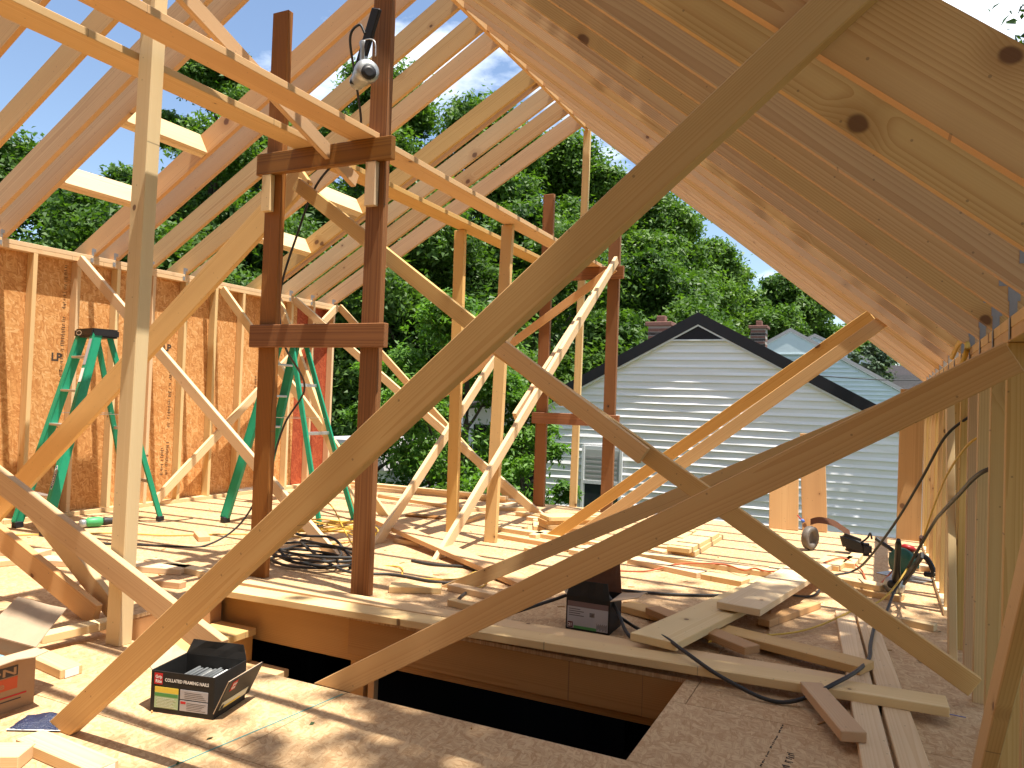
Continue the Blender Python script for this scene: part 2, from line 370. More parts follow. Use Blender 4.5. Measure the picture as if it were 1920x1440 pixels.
floor = structure(empty('subfloor', (0, 0, 0)))
def rects_minus(x0, y0, x1, y1):
    if x1 <= HX0 or x0 >= HX1 or y1 <= HY0 or y0 >= HY1: return [(x0, y0, x1, y1)]
    out = []
    if y0 < HY0: out.append((x0, y0, x1, HY0))
    if y1 > HY1: out.append((x0, HY1, x1, y1))
    a, b = max(y0, HY0), min(y1, HY1)
    if x0 < HX0: out.append((x0, a, HX0, b))
    if x1 > HX1: out.append((HX1, a, x1, b))
    return out
row = 0; y = FY0
while y < FY1-.05:
    y2 = min(y+1.2192, FY1); x = -6.776-(1.22 if row % 2 else 0)
    while x < XR+.085:
        a, b = max(x, -6.764), min(x+2.4384, XR+.089)
        if b-a > .05:
            for q in rects_minus(a, y, b, y2):
                if q[2]-q[0] > .02 and q[3]-q[1] > .02:
                    box('floor_panel', (q[0]+.0015, q[1]+.0015, -.0185), (q[2]-.0015, q[3]-.0015, 0), 'subfloor', floor)
        x += 2.4384
    y = y2; row += 1
# chalk line and printed marks on the sheets
board('chalk_line', (-1.905, 2.50, .0012), (-2.02, 1.45, .0012), .006, .001, (0, 0, 1), plain('teal_chalk', (.10, .26, .22), .9, .5, 60), floor, bev=0)
board('chalk_line', (.33, 3.56, .0012), (-.3, 3.60, .0012), .006, .001, (0, 0, 1), plain('blue_chalk', (.15, .18, .42), .9, .5, 60), floor, bev=0)
def smudge_print(parent, mw, L, n, seed, h=.02):
    rr = random.Random(seed); bm = bmesh.new(); x = 0
    while x < L:
        w = rr.uniform(.004, .014)
        if rr.random() < .8:
            y0 = rr.uniform(-h, -h*.3); y1 = rr.uniform(h*.3, h); bm_box(bm, (x, y0, 0), (x+w*.5, y1, .0008))
            if rr.random() < .4: bm_box(bm, (x, y1-.004, 0), (x+w*1.3, y1, .0008))
        x += w+rr.uniform(.003, .008)
    o = link('printed_mark', from_bm('printed_mark', bm), 'ink', parent); o.matrix_local = mw
for i, (px, py, L, a) in enumerate(((-1.62, 1.75, .28, 62), (-1.545, 1.70, .30, 62), (-.36, 2.35, .75, 86), (-.27, 2.60, .28, 86))):
    smudge_print(floor, frame((px, py, .0006), (math.cos(R(a)), math.sin(R(a)), 0), (0, 0, 1)), L, 1, 50+i, .018 if i != 2 else .004)

# joists, header and rim round the opening (parts of the floor)
for k in range(18):
    jy = FY0+.3+k*.4064*1.36
    if HY0-.1 < jy < HY1+.1 or jy > FY1: continue
    box('joist', (-6.76, jy-.019, -.255), (XR+.08, jy+.019, -.0195), 'header', floor)
box('header_joist', (HX1-1.83, HY1+.004, -.205), (HX1+.5, HY1+.042, -.0195), 'header', floor, .002)
box('header_joist', (-6.7, HY1+.046, -.255), (XR+.05, HY1+.084, -.0195), 'header', floor, .002)
box('header_joist', (-6.7, HY0-.046, -.255), (XR+.05, HY0-.006, -.0195), 'header', floor, .002)
box('trimmer_joist', (HX1+.006, HY0-.004, -.255), (HX1+.044, HY1+.002, -.0195), 'header', floor, .002)
box('trimmer_joist', (HX0-.046, HY0-.004, -.255), (HX0-.004, HY1+.002, -.0195), 'header', floor, .002)

# storey below: closed rooms, their shade painted in as near-black surfaces
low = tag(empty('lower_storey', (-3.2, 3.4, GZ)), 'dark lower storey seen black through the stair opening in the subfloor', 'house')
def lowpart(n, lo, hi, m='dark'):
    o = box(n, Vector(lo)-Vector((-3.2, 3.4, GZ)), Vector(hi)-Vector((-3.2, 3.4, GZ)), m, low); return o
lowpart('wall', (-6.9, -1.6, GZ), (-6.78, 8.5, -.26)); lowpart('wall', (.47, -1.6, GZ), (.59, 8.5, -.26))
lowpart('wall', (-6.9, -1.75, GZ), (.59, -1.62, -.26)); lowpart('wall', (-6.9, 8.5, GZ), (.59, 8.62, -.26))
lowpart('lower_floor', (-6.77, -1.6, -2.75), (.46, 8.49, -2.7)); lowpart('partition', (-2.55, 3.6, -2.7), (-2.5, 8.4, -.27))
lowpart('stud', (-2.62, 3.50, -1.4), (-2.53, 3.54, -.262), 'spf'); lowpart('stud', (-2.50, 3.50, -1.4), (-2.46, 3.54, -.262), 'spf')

# stairs going down inside the opening
st = tag(empty('staircase', (-3.2, 2.95, -.76)), 'rough wooden stair treads descending into the floor opening', 'staircase')
for k in range(5):
    x0 = HX0+.01+k*.255; z0 = -.165-k*.19
    o = box('tread', (x0+3.2, -.40, z0-.04+.76), (x0+.275+3.2, .44, z0+.76), 'spf', st, .003)
    if k < 4: box('riser', (x0+.235+3.2, -.395, z0-.19+.76), (x0+.254+3.2, .435, z0-.041+.76), 'header', st)
box('stringer', (0.0-.29, -.425, -.7), (1.0, -.402, .35), 'header', st)

# ================================================================== LEFT STUD WALL
lw = tag(empty('left_stud_wall', (XL, 4.5, 0)), 'long stud wall on the left sheathed with orange strand board', 'wall')
def lp(n, lo, hi, m, bev=.002): return box(n, Vector(lo)-Vector((XL, 4.5, 0)), Vector(hi)-Vector((XL, 4.5, 0)), m, lw, bev)
WY0 = 1.2
lp('bottom_plate', (XL-.089, WY0, 0), (XL, 8.37, .038), 'pale')
lp('top_plate', (XL-.089, WY0, HL-.0765), (XL, 8.37, HL-.0385), 'pale'); lp('top_plate', (XL-.089, WY0, HL-.038), (XL+.001, 8.37, HL), 'pale')
ys = [4.183+k*.4064 for k in range(-7, 11)]
studm = None
for y in ys:
    if studm is None:
        s = board('stud', (-.0445, y-4.5, .039), (-.0445, y-4.5, HL-.0775), .089, .038, (0, 1, 0), 'pale', lw, bev=.0025); studm = s.data; stude = s.rotation_euler.copy(); studl = s.location.copy()
    else:
        o = link('stud', studm, None, lw); o.rotation_euler = stude; o.location = (studl.x, y-4.5, studl.z)
edges = [WY0, 2.14, 3.36, 4.58, 5.80, 7.02, 7.62, 8.37]
for a, b in zip(edges, edges[1:]):
    lp('sheathing_panel', (XL-.1015, a+.0015, -.2), (XL-.0905, b-.0015, HL), 'redosb' if a > 7.5 else 'wallosb', 0)
def wallm(y, z): return frame((-.0900, y-4.5, z), (0, 0, 1), (1, 0, 0))     # text running up the wall
for i, (y, z, L) in enumerate(((4.52, .35, .5), (4.52, 1.02, .8), (4.52, 1.9, .4), (5.72, .3, .35), (5.72, .8, .75), (6.94, .5, .9), (3.30, .4, 1.3), (5.66, .3, .3))):
    smudge_print(lw, wallm(y, z), L, 1, 70+i, .022)
for y, z in ((4.44, 1.42), (5.63, 1.60)):
    text('printed_letters', 'LP', .10, 'ink', frame((-.0899, y-4.5-.02, z), (0, 1, 0), (1, 0, 0)), lw, 1.0, .004)

# ================================================================== RIGHT STUD WALL
rw = tag(empty('right_stud_wall', (XR, 4.5, 0)), 'low stud wall on the right under the roof rafters', 'wall')
def rp(n, lo, hi, m, bev=.002): return box(n, Vector(lo)-Vector((XR, 4.5, 0)), Vector(hi)-Vector((XR, 4.5, 0)), m, rw, bev)
rp('top_plate', (XR, 1.0, HR-.0765), (XR+.089, 8.37, HR-.0385), 'spf'); rp('top_plate', (XR-.001, 1.0, HR-.038), (XR+.089, 8.37, HR), 'spf')
rp('bottom_plate', (XR-.004, 5.29, 0), (XR+.085, 8.37, .038), 'pale')
studr = None
for k in range(-4, 14):
    y = 2.985+k*.4003
    if y > 8.35: break
    z0 = .0388 if y > 5.28 else -.2
    if y > 5.28 or studr is None or True:
        o = board('stud', (.046, y-4.5, z0), (.046, y-4.5, HR-.0775), .089, .038, (0, 1, 0), 'greenish' if y < 4.6 else 'spf', rw, bev=.0025)

# ================================================================== ROOF FRAME
rf = tag(empty('roof_frame', (XD, 5, 0)), 'open gable roof frame of pine rafters meeting at a ridge board', 'roof')
o = board('ridge_board', (0, 1.55-5, ZD+.115), (0, 8.36-5, ZD+.115), .28, .038, (1, 0, 0), 'plank', rf)
def rafter_mesh(side, mat):
    """profile in local slope frame: x along slope from the ridge, z up from the underside"""
    S = SR if side > 0 else SL; run = (XR-XD) if side > 0 else (XD-XL); d = .194
    a = math.atan(S); ca, sa = math.cos(a), math.sin(a)
    # in run/height coordinates: underside z = -S*h ; convert (h,z) to local: u along slope, w normal
    def uv(h, z): return (h*ca - z*sa, h*sa + z*ca)
    h0 = .0195; vt = d/ca
    pts = [(h0, -S*h0), (run, -S*run), (run+.089, -S*run), (run+.089, -S*(run+.089)), (run+.42, -S*(run+.42)), (run+.42, -S*(run+.42)+vt), (h0, -S*h0+vt)]
    P = [uv(h, z) for h, z in pts]
    bm = bmesh.new(); A = [bm.verts.new((u, w-d/2, -.019)) for u, w in P]; B = [bm.verts.new((u, w-d/2, .019)) for u, w in P]; n = len(P)
    bm.faces.new(A); bm.faces.new(B[::-1])
    for i in range(n): bm.faces.new((A[i], B[i], B[(i+1) % n], A[(i+1) % n]))
    me = from_bm('rafter', bm); me.materials.append(M[mat])
    # local axes in world: x = down-slope, y = normal up
    X = Vector((side*ca, 0, -sa)); Y = Vector((side*sa, 0, ca)); Z = X.cross(Y)
    org = Vector((0, 0, ZD))+Y*(d/2)
    return me, Matrix(((X.x, Y.x, Z.x, org.x), (X.y, Y.y, Z.y, org.y), (X.z, Y.z, Z.z, org.z), (0, 0, 0, 1)))
mr, mwr = rafter_mesh(1, 'rafter'); ml, mwl = rafter_mesh(-1, 'rafter')
RY = [1.70+.4105*k for k in range(17)]
LY = [2.92, 3.33, 3.71, 3.91, 4.74, 4.97, 5.38, 5.79, 6.10, 6.93, 7.02, 7.41, 7.81, 8.24]
for y in RY:
    o = link('rafter', mr, None, rf); o.matrix_local = Matrix.Translation((0, y-5, 0)) @ mwr
for y in LY:
    o = link('rafter', ml, None, rf); o.matrix_local = Matrix.Translation((0, y-5, 0)) @ mwl
# doubled gable rafter on the right
o = link('rafter', mr, None, rf); o.matrix_local = Matrix.Translation((0, 8.306-5, 0)) @ mwr
# skylight headers between trimmers on the left slope
aL = math.atan(SL)
for (ya, yb) in ((3.93, 4.72), (6.12, 6.91)):
    for hx in (-5.98, -5.27):
        zc = ZD-SL*(XD-hx); nrm = Vector((-math.sin(aL), 0, math.cos(aL)))
        c = Vector((hx-XD, 0, zc))+nrm*.102
        for dd in (0, .039):
            cc = c+Vector((-math.cos(aL), 0, -math.sin(aL)))*dd
            board('skylight_header', cc+Vector((0, ya-5, 0)), cc+Vector((0, yb-5, 0)), .20, .038, (math.cos(aL), 0, math.sin(aL)), 'pale', rf)
# hurricane ties
bm = bmesh.new()
bm_box(bm, (0, -.0015, -.075), (.022, .0, .06)); bm_box(bm, (-.004, -.0012, .05), (.03, .0, .165)); bm_box(bm, (-.03, -.0014, .10), (.018, 0.0002, .15))
bm_box(bm, (-.0015, -.03, -.075), (0, -.001, -.005))
tie = from_bm('tie', bm); tie.materials.append(M['galv'])
for y in RY[:-1]:
    o = link('hurricane_tie', tie, None, rf); o.location = (XR-XD-.003, y-5-.0195, HR)
for y in LY[2:]:
    o = link('hurricane_tie', tie, None, rf); o.location = (XL-XD+.003, y-5-.0195, HL-.02); o.scale = (-1, 1, .55)

# gable end
board('ridge_prop', (-3.20, 8.385, .0), (-3.17, 8.375, 4.41), .085, .038, (0, 1, 0), 'pale', label='tall slender post under the ridge at the far gable end', cat='post')
for i, (x0, x1, z0, l) in enumerate(((-6.66, -3.75, .0015, 'long pale plate board along the far floor edge, lower of two'), (-6.40, -3.95, .0405, 'pale plate board lying on another at the far floor edge'))):
    board('plate_board', (x0, 8.22, z0+.019), (x1, 8.22-.06*i, z0+.019), .14 if i == 0 else .089, .038, (0, 0, 1), 'pale', label=l)

# unseen wall added behind the camera to cut sky light and bounce warm fill
gw = tag(empty('existing_house', (XD, -.55, GZ)), 'tan sided wall of the taller existing house behind the photographer', 'house')
box('wall', (-4.4, -.5, 0), (4.6, -.02, 9.6), plain('tan_siding', (.34, .255, .175), .85, .2), gw)
for k in range(48): box('siding_course', (-4.4, -.02, k*.2), (4.6, .004, k*.2+.19), plain('tan_siding_board', (.34, .255, .175), .85, .2) if k == 0 else bpy.data.materials['tan_siding_board'], gw)

# ================================================================== SCAFFOLD FRAMES AND CATWALK
def scaffold(y, xs, tops, crosses, x0, x1, label, cleats):
    e = tag(empty('scaffold_frame', ((x0+x1)/2, y, 0)), label, 'scaffold'); ox = (x0+x1)/2
    for x, t_ in zip(xs, tops): board('post', (x-ox, .07, 0), (x-ox, .07, t_), .135, .048, (0, 1, 0), 'old', e, bev=.004)
    for i, (za, zb) in enumerate(crosses): board('crosspiece', (x0-ox, .022, (za+zb)/2), (x1-ox, .022, (za+zb)/2+(.0 if i else 0)), zb-za, .042, (0, 1, 0), 'old', e, bev=.004)
    for x, za, zb in cleats: board('cleat', (x-ox, .022, za), (x-ox, .022, zb), .075, .04, (0, 1, 0), 'pale', e)
    return e
scaffold(3.735, (-3.605, -2.79), (3.70, 4.02), ((2.61, 2.75), (1.485, 1.63)), -3.715, -2.65, 'near scaffold frame of dark reddish old timber with a nailer hung on it', ((-3.625, 2.37, 2.609), (-2.80, 2.34, 2.609)))
scaffold(8.10, (-3.54, -2.72), (3.63, 3.2), ((2.60, 2.74), (.955, 1.085)), -3.64, -2.59, 'far scaffold frame of dark old timber in front of the white house', ())
cw = [(-2.885, -2.865, 1.0, 3.86, 2.7885, 'catwalk plank overhead nearest the camera, right one of two', 'plank'),
      (-3.325, -3.31, 1.0, 3.80, 2.7885, 'catwalk plank overhead at the upper left, left one of two', 'plank'),
      (-2.90, -2.955, 3.87, 8.26, 2.7885, 'far catwalk plank on the right running to the far scaffold frame', 'plank'),
      (-3.39, -3.45, 3.81, 8.26, 2.7885, 'far catwalk plank on the left running to the far scaffold frame', 'plank')]
for x0, x1, y0, y1, z, l, m in cw:
    zz = z-.019+.0005 if True else z
    board('catwalk_plank', (x0, y0, 2.7705), (x1, y1, 2.7705 if y1 < 5 else 2.7605), .184, .038, (0, 0, 1), m, label=l, cat='plank')
V3 = Vector
def brace(l, A, B, w=.089, t=.038, nrm=(0, 1, 0), m='spf', name='brace_board', ca=None, cb=None, cat='brace'):
    return board(name, A, B, w, t, nrm, m, label=l, cat=cat, cutA=ca, cutB=cb)
F0 = (2, .0005)
# posts
brace('tall pale post under the ridge at left, in front of the left catwalk plank', (-3.17, 2.46, 0), (-3.16, 2.50, 4.41), w=.092, t=.07, name='ridge_prop', cat='post', m='pale')
brace('pale post holding up the left catwalk plank, behind the white sloping brace', (-3.45, 6.02, 0), (-3.50, 6.06, 2.741), w=.105, t=.05, name='plank_post', cat='post', nrm=(0, 1, 0))
brace('pale post holding up the right catwalk plank, split along its grain', (-2.945, 5.80, 0), (-2.985, 6.0, 2.741), w=.105, t=.05, name='plank_post', cat='post', nrm=(0, 1, 0))
# large sloping braces, each in a plane across the room
def ext(A, B, a, b):
    A = V3(A); B = V3(B); d = B-A; return A+d*a, A+d*b
A, B = ext((-2.515, 1.755, .012), (-.10, 1.662, 2.01), 0, 1.06)
brace('largest foreground brace, crossing the whole view up to the right rafters', A, B, ca=F0)
A, B = ext((-1.985, 2.545, .0), (.33, 2.515, 1.36), 0.004, 1.0)
brace('long brace from the edge of the opening up to the right wall', A, B, .095, ca=F0)
brace('brace from the floor behind the opening to the right wall, mostly behind another', (-2.33, 4.25, .035), (.33, 4.38, 1.365), m='plank', ca=F0)
brace('upper of two thin parallel braces rising to the right rafters', (-2.58, 6.27, .02), (-.07, 6.03, 1.90), m='plank', ca=F0)
brace('lower of two thin parallel braces rising to the right rafters', (-2.30, 5.80, .02), (.01, 5.83, 1.84), m='spf', ca=F0)
brace('brace descending right from the near scaffold crosspiece, upper length', (-3.56, 3.95, 2.60), (-1.55, 3.90, 1.21))
brace('brace ending at the foot of the right stud wall, with a long split', (-2.02, 3.74, 1.56), (.372, 3.70, .085))
brace('short splice board lapped on the long descending brace in mid view', (-1.885, 3.698, 1.50), (-1.035, 3.66, .945), m='plank')
brace('weathered board sloping down right beside the nail box at lower left', (-4.95, 2.40, 1.05), (-2.46, 2.40, .10), .112)
brace('pale board sloping to the floor at the far left edge of the photo', (-4.85, 2.62, .52), (-3.56, 2.63, .03), .118, ca=None, m='plank')
brace('steep board under the weathered left brace, bright right edge', (-4.16, 2.66, .52), (-3.50, 2.70, .03), .10, m='spf', cb=None)
brace('brace from the left wall top down to the floor beside the coiled hose', (-6.66, 4.58, 2.36), (-3.73, 4.66, .02), m='pale', cb=F0)
brace('second brace from the left wall down to the floor behind the dark posts', (-6.66, 6.27, 2.34), (-4.50, 6.45, .02), m='pale', cb=F0)
brace('steep board between the two dark scaffold posts, in front of a ladder', (-6.64, 7.10, 2.40), (-4.46, 5.98, .02), m='spf', cb=F0, nrm=(0, 1, .2))
brace('brace from the left wall top to the floor by the far board stack', (-6.66, 7.44, 2.38), (-3.28, 7.52, .02), m='pale', cb=F0)
brace('brace from the far left corner down along the gable end', (-6.64, 8.30, 2.40), (-3.95, 8.31, .02), m='spf', cb=F0)
brace('flat diagonal brace nailed across the left wall studs', (XL+.0195, 5.52, .06), (XL+.0195, 8.28, 2.40), nrm=(1, 0, 0), m='pale')
brace('white stepped brace sloping up to the far right scaffold post', (-2.95, 5.02, .05), (-2.66, 8.06, 2.80), nrm=(1, 0, 0), m='pale', ca=F0)
brace('white sloping brace up to the far left scaffold post', (-3.67, 5.22, .03), (-3.61, 8.06, 2.46), nrm=(1, 0, 0), m='pale', ca=F0)
brace('lap board fixed along the white stepped brace', (-2.925, 6.15, 1.06), (-2.70, 8.04, 2.73), nrm=(1, 0, 0), m='pale', w=.075)
brace('thin orange brace behind the foreground brace to the far scaffold top', (-6.60, 8.05, .05), (-2.68, 8.06, 2.71), m='plank')
brace('short diagonal brace from the ridge post down to the scaffold crosspiece', (-3.13, 2.36, 3.225), (-3.13, 4.02, 2.595), nrm=(1, 0, 0), m='spf')
brace('wide plank leaning from the left wall foot to the catwalk', (-6.60, 3.90, .12), (-3.56, 4.03, 2.69), .184, m='plank', name='leaning_plank', cat='plank')
brace('leaning stud beside the right wall, sunlit, standing on the floor', (.345, 4.40, 0), (.345, 4.95, 1.43), nrm=(1, 0, 0), m='pale', name='leaning_stud', cat='board', ca=F0)
brace('board slanting along the right edge of the photo beside the near studs', (.272, 2.70, .0), (.30, 1.26, 1.58), nrm=(1, 0, 0), m='greenish', name='leaning_stud', cat='board', ca=F0)

# ================================================================== LOOSE BOARDS
def flat(l, A, B, w, z, t=.038, m='pale', name='loose_board', cat='board', z2=None):
    z2 = z if z2 is None else z2
    return board(name, (A[0], A[1], z+t/2), (B[0], B[1], z2+t/2), w, t, (0, 0, 1), m, label=l, cat=cat)
e0 = .0008
flat('loose sheet of strand board lying under the planks at right', (-.40, 4.98, 0), (-.30, 4.02, 0), .36, e0, .012, 'subfloor', 'strand_board_sheet', 'sheet')
flat('rough dark board end wedged under the wide planks', (-1.12, 4.22, 0), (-.52, 3.78, 0), .10, .0412, m='header')
flat('narrow board running back under the upper wide plank', (-.55, 4.40, 0), (-.33, 5.0, 0), .07, .0140, m='plank')
flat('short thin board on the sunny floor under the long braces', (-2.99, 6.03, 0), (-2.47, 5.92, 0), .06, e0)
flat('wide short offcut right behind the split post', (-3.22, 6.50, 0), (-2.95, 6.48, 0), .16, e0)
flat('short board pointing to the far scaffold right of the split post', (-2.72, 6.16, 0), (-2.70, 6.47, 0), .07, e0)
flat('short board against the far brace foot', (-3.20, 7.12, 0), (-2.85, 7.06, 0), .08, e0)
flat('narrow board pointing to the left far scaffold post', (-3.86, 7.50, 0), (-3.78, 8.02, 0), .09, e0)
flat('thin dark edged board left of the split post foot', (-3.60, 6.45, 0), (-3.66, 7.00, 0), .07, e0, m='spf')
flat('tiny offcut in the sun between the two long braces', (-2.52, 5.60, 0), (-2.36, 5.55, 0), .07, e0)
flat('short board end under the lower long brace', (-2.16, 5.70, 0), (-2.10, 6.05, 0), .09, e0)
flat('bright board lying before the small board stack', (-1.80, 6.24, 0), (-1.52, 6.12, 0), .12, e0)
flat('bright board at the far left behind the crossing braces', (-5.62, 3.30, 0), (-5.22, 3.44, 0), .13, e0)
flat('offcut beside the bright board at the far left', (-5.20, 3.02, 0), (-5.12, 3.24, 0), .09, e0)
flat('splintered stick lying beside the opening header at left', (-4.25, 3.24, 0), (-3.75, 3.33, 0), .06, e0, m='spf')
flat('small offcut in front of the brace foot block', (-2.22, 3.88, 0), (-2.0, 3.84, 0), .05, e0, m='spf')
flat('long board laid along the far edge of the opening, front one', (-3.62, 3.372, 0), (.26, 3.475, 0), .138, e0, z2=.0398)
flat('long board laid along the far edge of the opening, rear one', (-3.55, 3.575, 0), (-.115, 3.655, 0), .13, e0)
flat('wide plank resting across the long boards behind the opening', (-.93, 3.53, 0), (-.60, 5.30, 0), .235, .078, z2=.0396)
flat('wide plank lying on top of another wide plank at right', (-.66, 4.23, 0), (-.40, 5.95, 0), .235, .112, z2=.08)
flat('plank with a yellow chalk streak beside the orange cord loop', (-1.32, 4.36, 0), (-.03, 3.80, 0), .14, .002, m='spf', z2=.0398)
flat('long plank along the right floor, nearer the wall', (-.055, 4.92, 0), (.155, 2.55, 0), .098, e0)
flat('long plank along the right floor, farther from the wall', (-.165, 4.90, 0), (.045, 2.50, 0), .098, e0)
flat('short stub board on the floor near the lower right', (-.235, 3.42, 0), (-.06, 2.97, 0), .089, .040, m='spf')
flat('long board on the floor behind the dark carton, orange edge', (-1.75, 5.97, 0), (-.66, 5.84, 0), .14, e0)
flat('board lying in front of the long one behind the carton', (-1.68, 5.71, 0), (-1.11, 5.50, 0), .14, e0)
flat('short end board behind the dark carton toward the right', (-1.09, 5.495, 0), (-.80, 5.42, 0), .14, e0)
flat('board stack top piece on the sunny floor right of centre', (-1.43, 6.12, 0), (-1.38, 7.10, 0), .184, .0395)
flat('board stack bottom piece on the sunny floor right of centre', (-1.41, 6.20, 0), (-1.37, 7.25, 0), .184, e0)
flat('narrow board left of the small board stack', (-1.60, 6.30, 0), (-1.63, 7.38, 0), .14, e0)
flat('short plank piece in front of the tool belt', (-.35, 6.32, 0), (-.26, 6.85, 0), .184, e0)
flat('narrow plank piece right of the one before the tool belt', (-.20, 6.50, 0), (-.15, 7.02, 0), .089, e0)
flat('board under the brace by the right nailer, upper one', (-.28, 5.74, 0), (.04, 5.62, 0), .11, .0395)
flat('board under the brace by the right nailer, lower one', (-.13, 5.64, 0), (.15, 5.56, 0), .11, e0, m='spf')
flat('little wood block in the sun patch beside the right wall', (.14, 4.95, 0), (.30, 4.89, 0), .06, e0)
flat('block beside the right wall behind the green saw', (.20, 6.95, 0), (.34, 6.72, 0), .12, e0)
flat('small offcut beyond the stacked wide planks', (-.72, 5.96, 0), (-.50, 5.98, 0), .09, e0)
flat('block against the foot of the right dark post', (-2.70, 3.97, 0), (-2.42, 4.12, 0), .12, e0)
flat('block under the foot of the brace behind the opening', (-2.40, 4.20, 0), (-2.03, 4.14, 0), .075, e0)
flat('reddish painted board lying on the sunny floor', (-4.30, 6.58, 0), (-3.93, 6.64, 0), .12, e0, .02, 'old')
flat('short block on the floor under the sloping loose plank', (-3.57, 5.32, 0), (-3.30, 5.28, 0), .08, e0, m='spf')
flat('long loose plank tilted across the floor from the dark post', (-4.02, 5.66, 0), (-1.95, 4.47, 0), .15, .09, z2=.002, m='plank')
for k, (dx, m) in enumerate(((0, 'header'), (.01, 'spf'), (.0, 'spf'), (.02, 'pale'))):
    flat(['lowest', 'second', 'third', 'top'][k]+' board of the four-high stack at the far floor', (-2.80+dx, 6.55, 0), (-2.36+dx, 6.98, 0), .30 if False else .235, e0+k*.0388, m=m)
flat('long thin board on the far sunny floor by the split post', (-3.18, 6.38, 0), (-1.95, 6.15, 0), .089, e0)
flat('short board crossing the far sunny floor before the stack', (-3.05, 7.02, 0), (-2.86, 6.60, 0), .089, e0)
flat('thin board left of the four-high stack', (-3.42, 7.35, 0), (-2.90, 7.25, 0), .10, e0)
flat('board on the floor just behind the split post', (-4.05, 7.30, 0), (-3.50, 7.72, 0), .089, e0)
flat('long pale board near the gable end floor left of the posts', (-5.35, 7.62, 0), (-3.90, 7.30, 0), .14, e0)
flat('short board near the second ladder foot', (-4.55, 5.72, 0), (-4.20, 5.62, 0), .07, e0, m='spf')
flat('small chamfered block on the sunny floor between ladders', (-5.02, 4.60, 0), (-4.80, 4.45, 0), .09, e0, m='spf')
flat('board on the left floor behind the crossing braces, upper', (-5.05, 3.30, 0), (-4.05, 3.62, 0), .14, e0)
flat('narrow board beside the stair opening edge at left', (-4.45, 3.66, 0), (-3.62, 3.62, 0), .09, e0)
flat('stick lying toward the tall left post', (-3.36, 2.20, 0), (-3.31, 2.60, 0), .075, .0396, m='pale')
flat('short pale board with a white end tag near the big carton', (-3.28, 2.13, 0), (-2.96, 2.085, 0), .089, e0)
tg = decal('price_tag', -.03, -.016, .03, .016, 'white', frame((-2.957, 2.085, .0195), (0, 1, 0), (1, 0, 0)), None); tag(tg, 'white paper tag stapled to the short board end', 'tag')
flat('thick board end at the lower left corner of the photo', (-2.60, 1.42, 0), (-2.385, 1.545, 0), .10, e0, .045)
flat('board with a paper end tag at the bottom left edge', (-2.50, 1.625, 0), (-2.10, 1.605, 0), .089, e0)
tg = decal('price_tag', -.03, -.015, .03, .015, 'white', frame((-2.097, 1.605, .0195), (0, 1, 0), (1, 0, 0)), None); tag(tg, 'white paper tag on the bottom left board end', 'tag')
tg = decal('barcode_label', -.045, -.018, .045, .018, 'white', frame((-.735+.09, 2.43, .0006), (1, -.1, 0), (0, 0, 1)), None); tag(tg, 'small white barcode label stuck on the floor by the opening corner', 'label')
bm = bmesh.new()
for k in range(9): bm_box(bm, (-.036+k*.005, -.010, .0012), (-.036+k*.005+random.uniform(.001, .003), .008, .0018))
o = link('barcode', from_bm('barcode', bm), 'ink', tg)
# standing boards near the far right
brace('short wide board standing upright by the gable end, left one', (-.86, 8.23, 0), (-.88, 8.30, .80), .28, nrm=(0, 1, 0), m='plank', name='standing_board', cat='board')
brace('short wide board standing upright by the gable end, right one', (-.57, 8.30, 0), (-.62, 8.345, .98), .235, nrm=(0, 1, 0), m='plank', name='standing_board', cat='board')
brace('wide orange corner post board at the far end of the right wall', (.265, 8.32, 0), (.275, 8.35, 1.45), .21, nrm=(0, 1, 0), m='header', name='corner_board', cat='post')

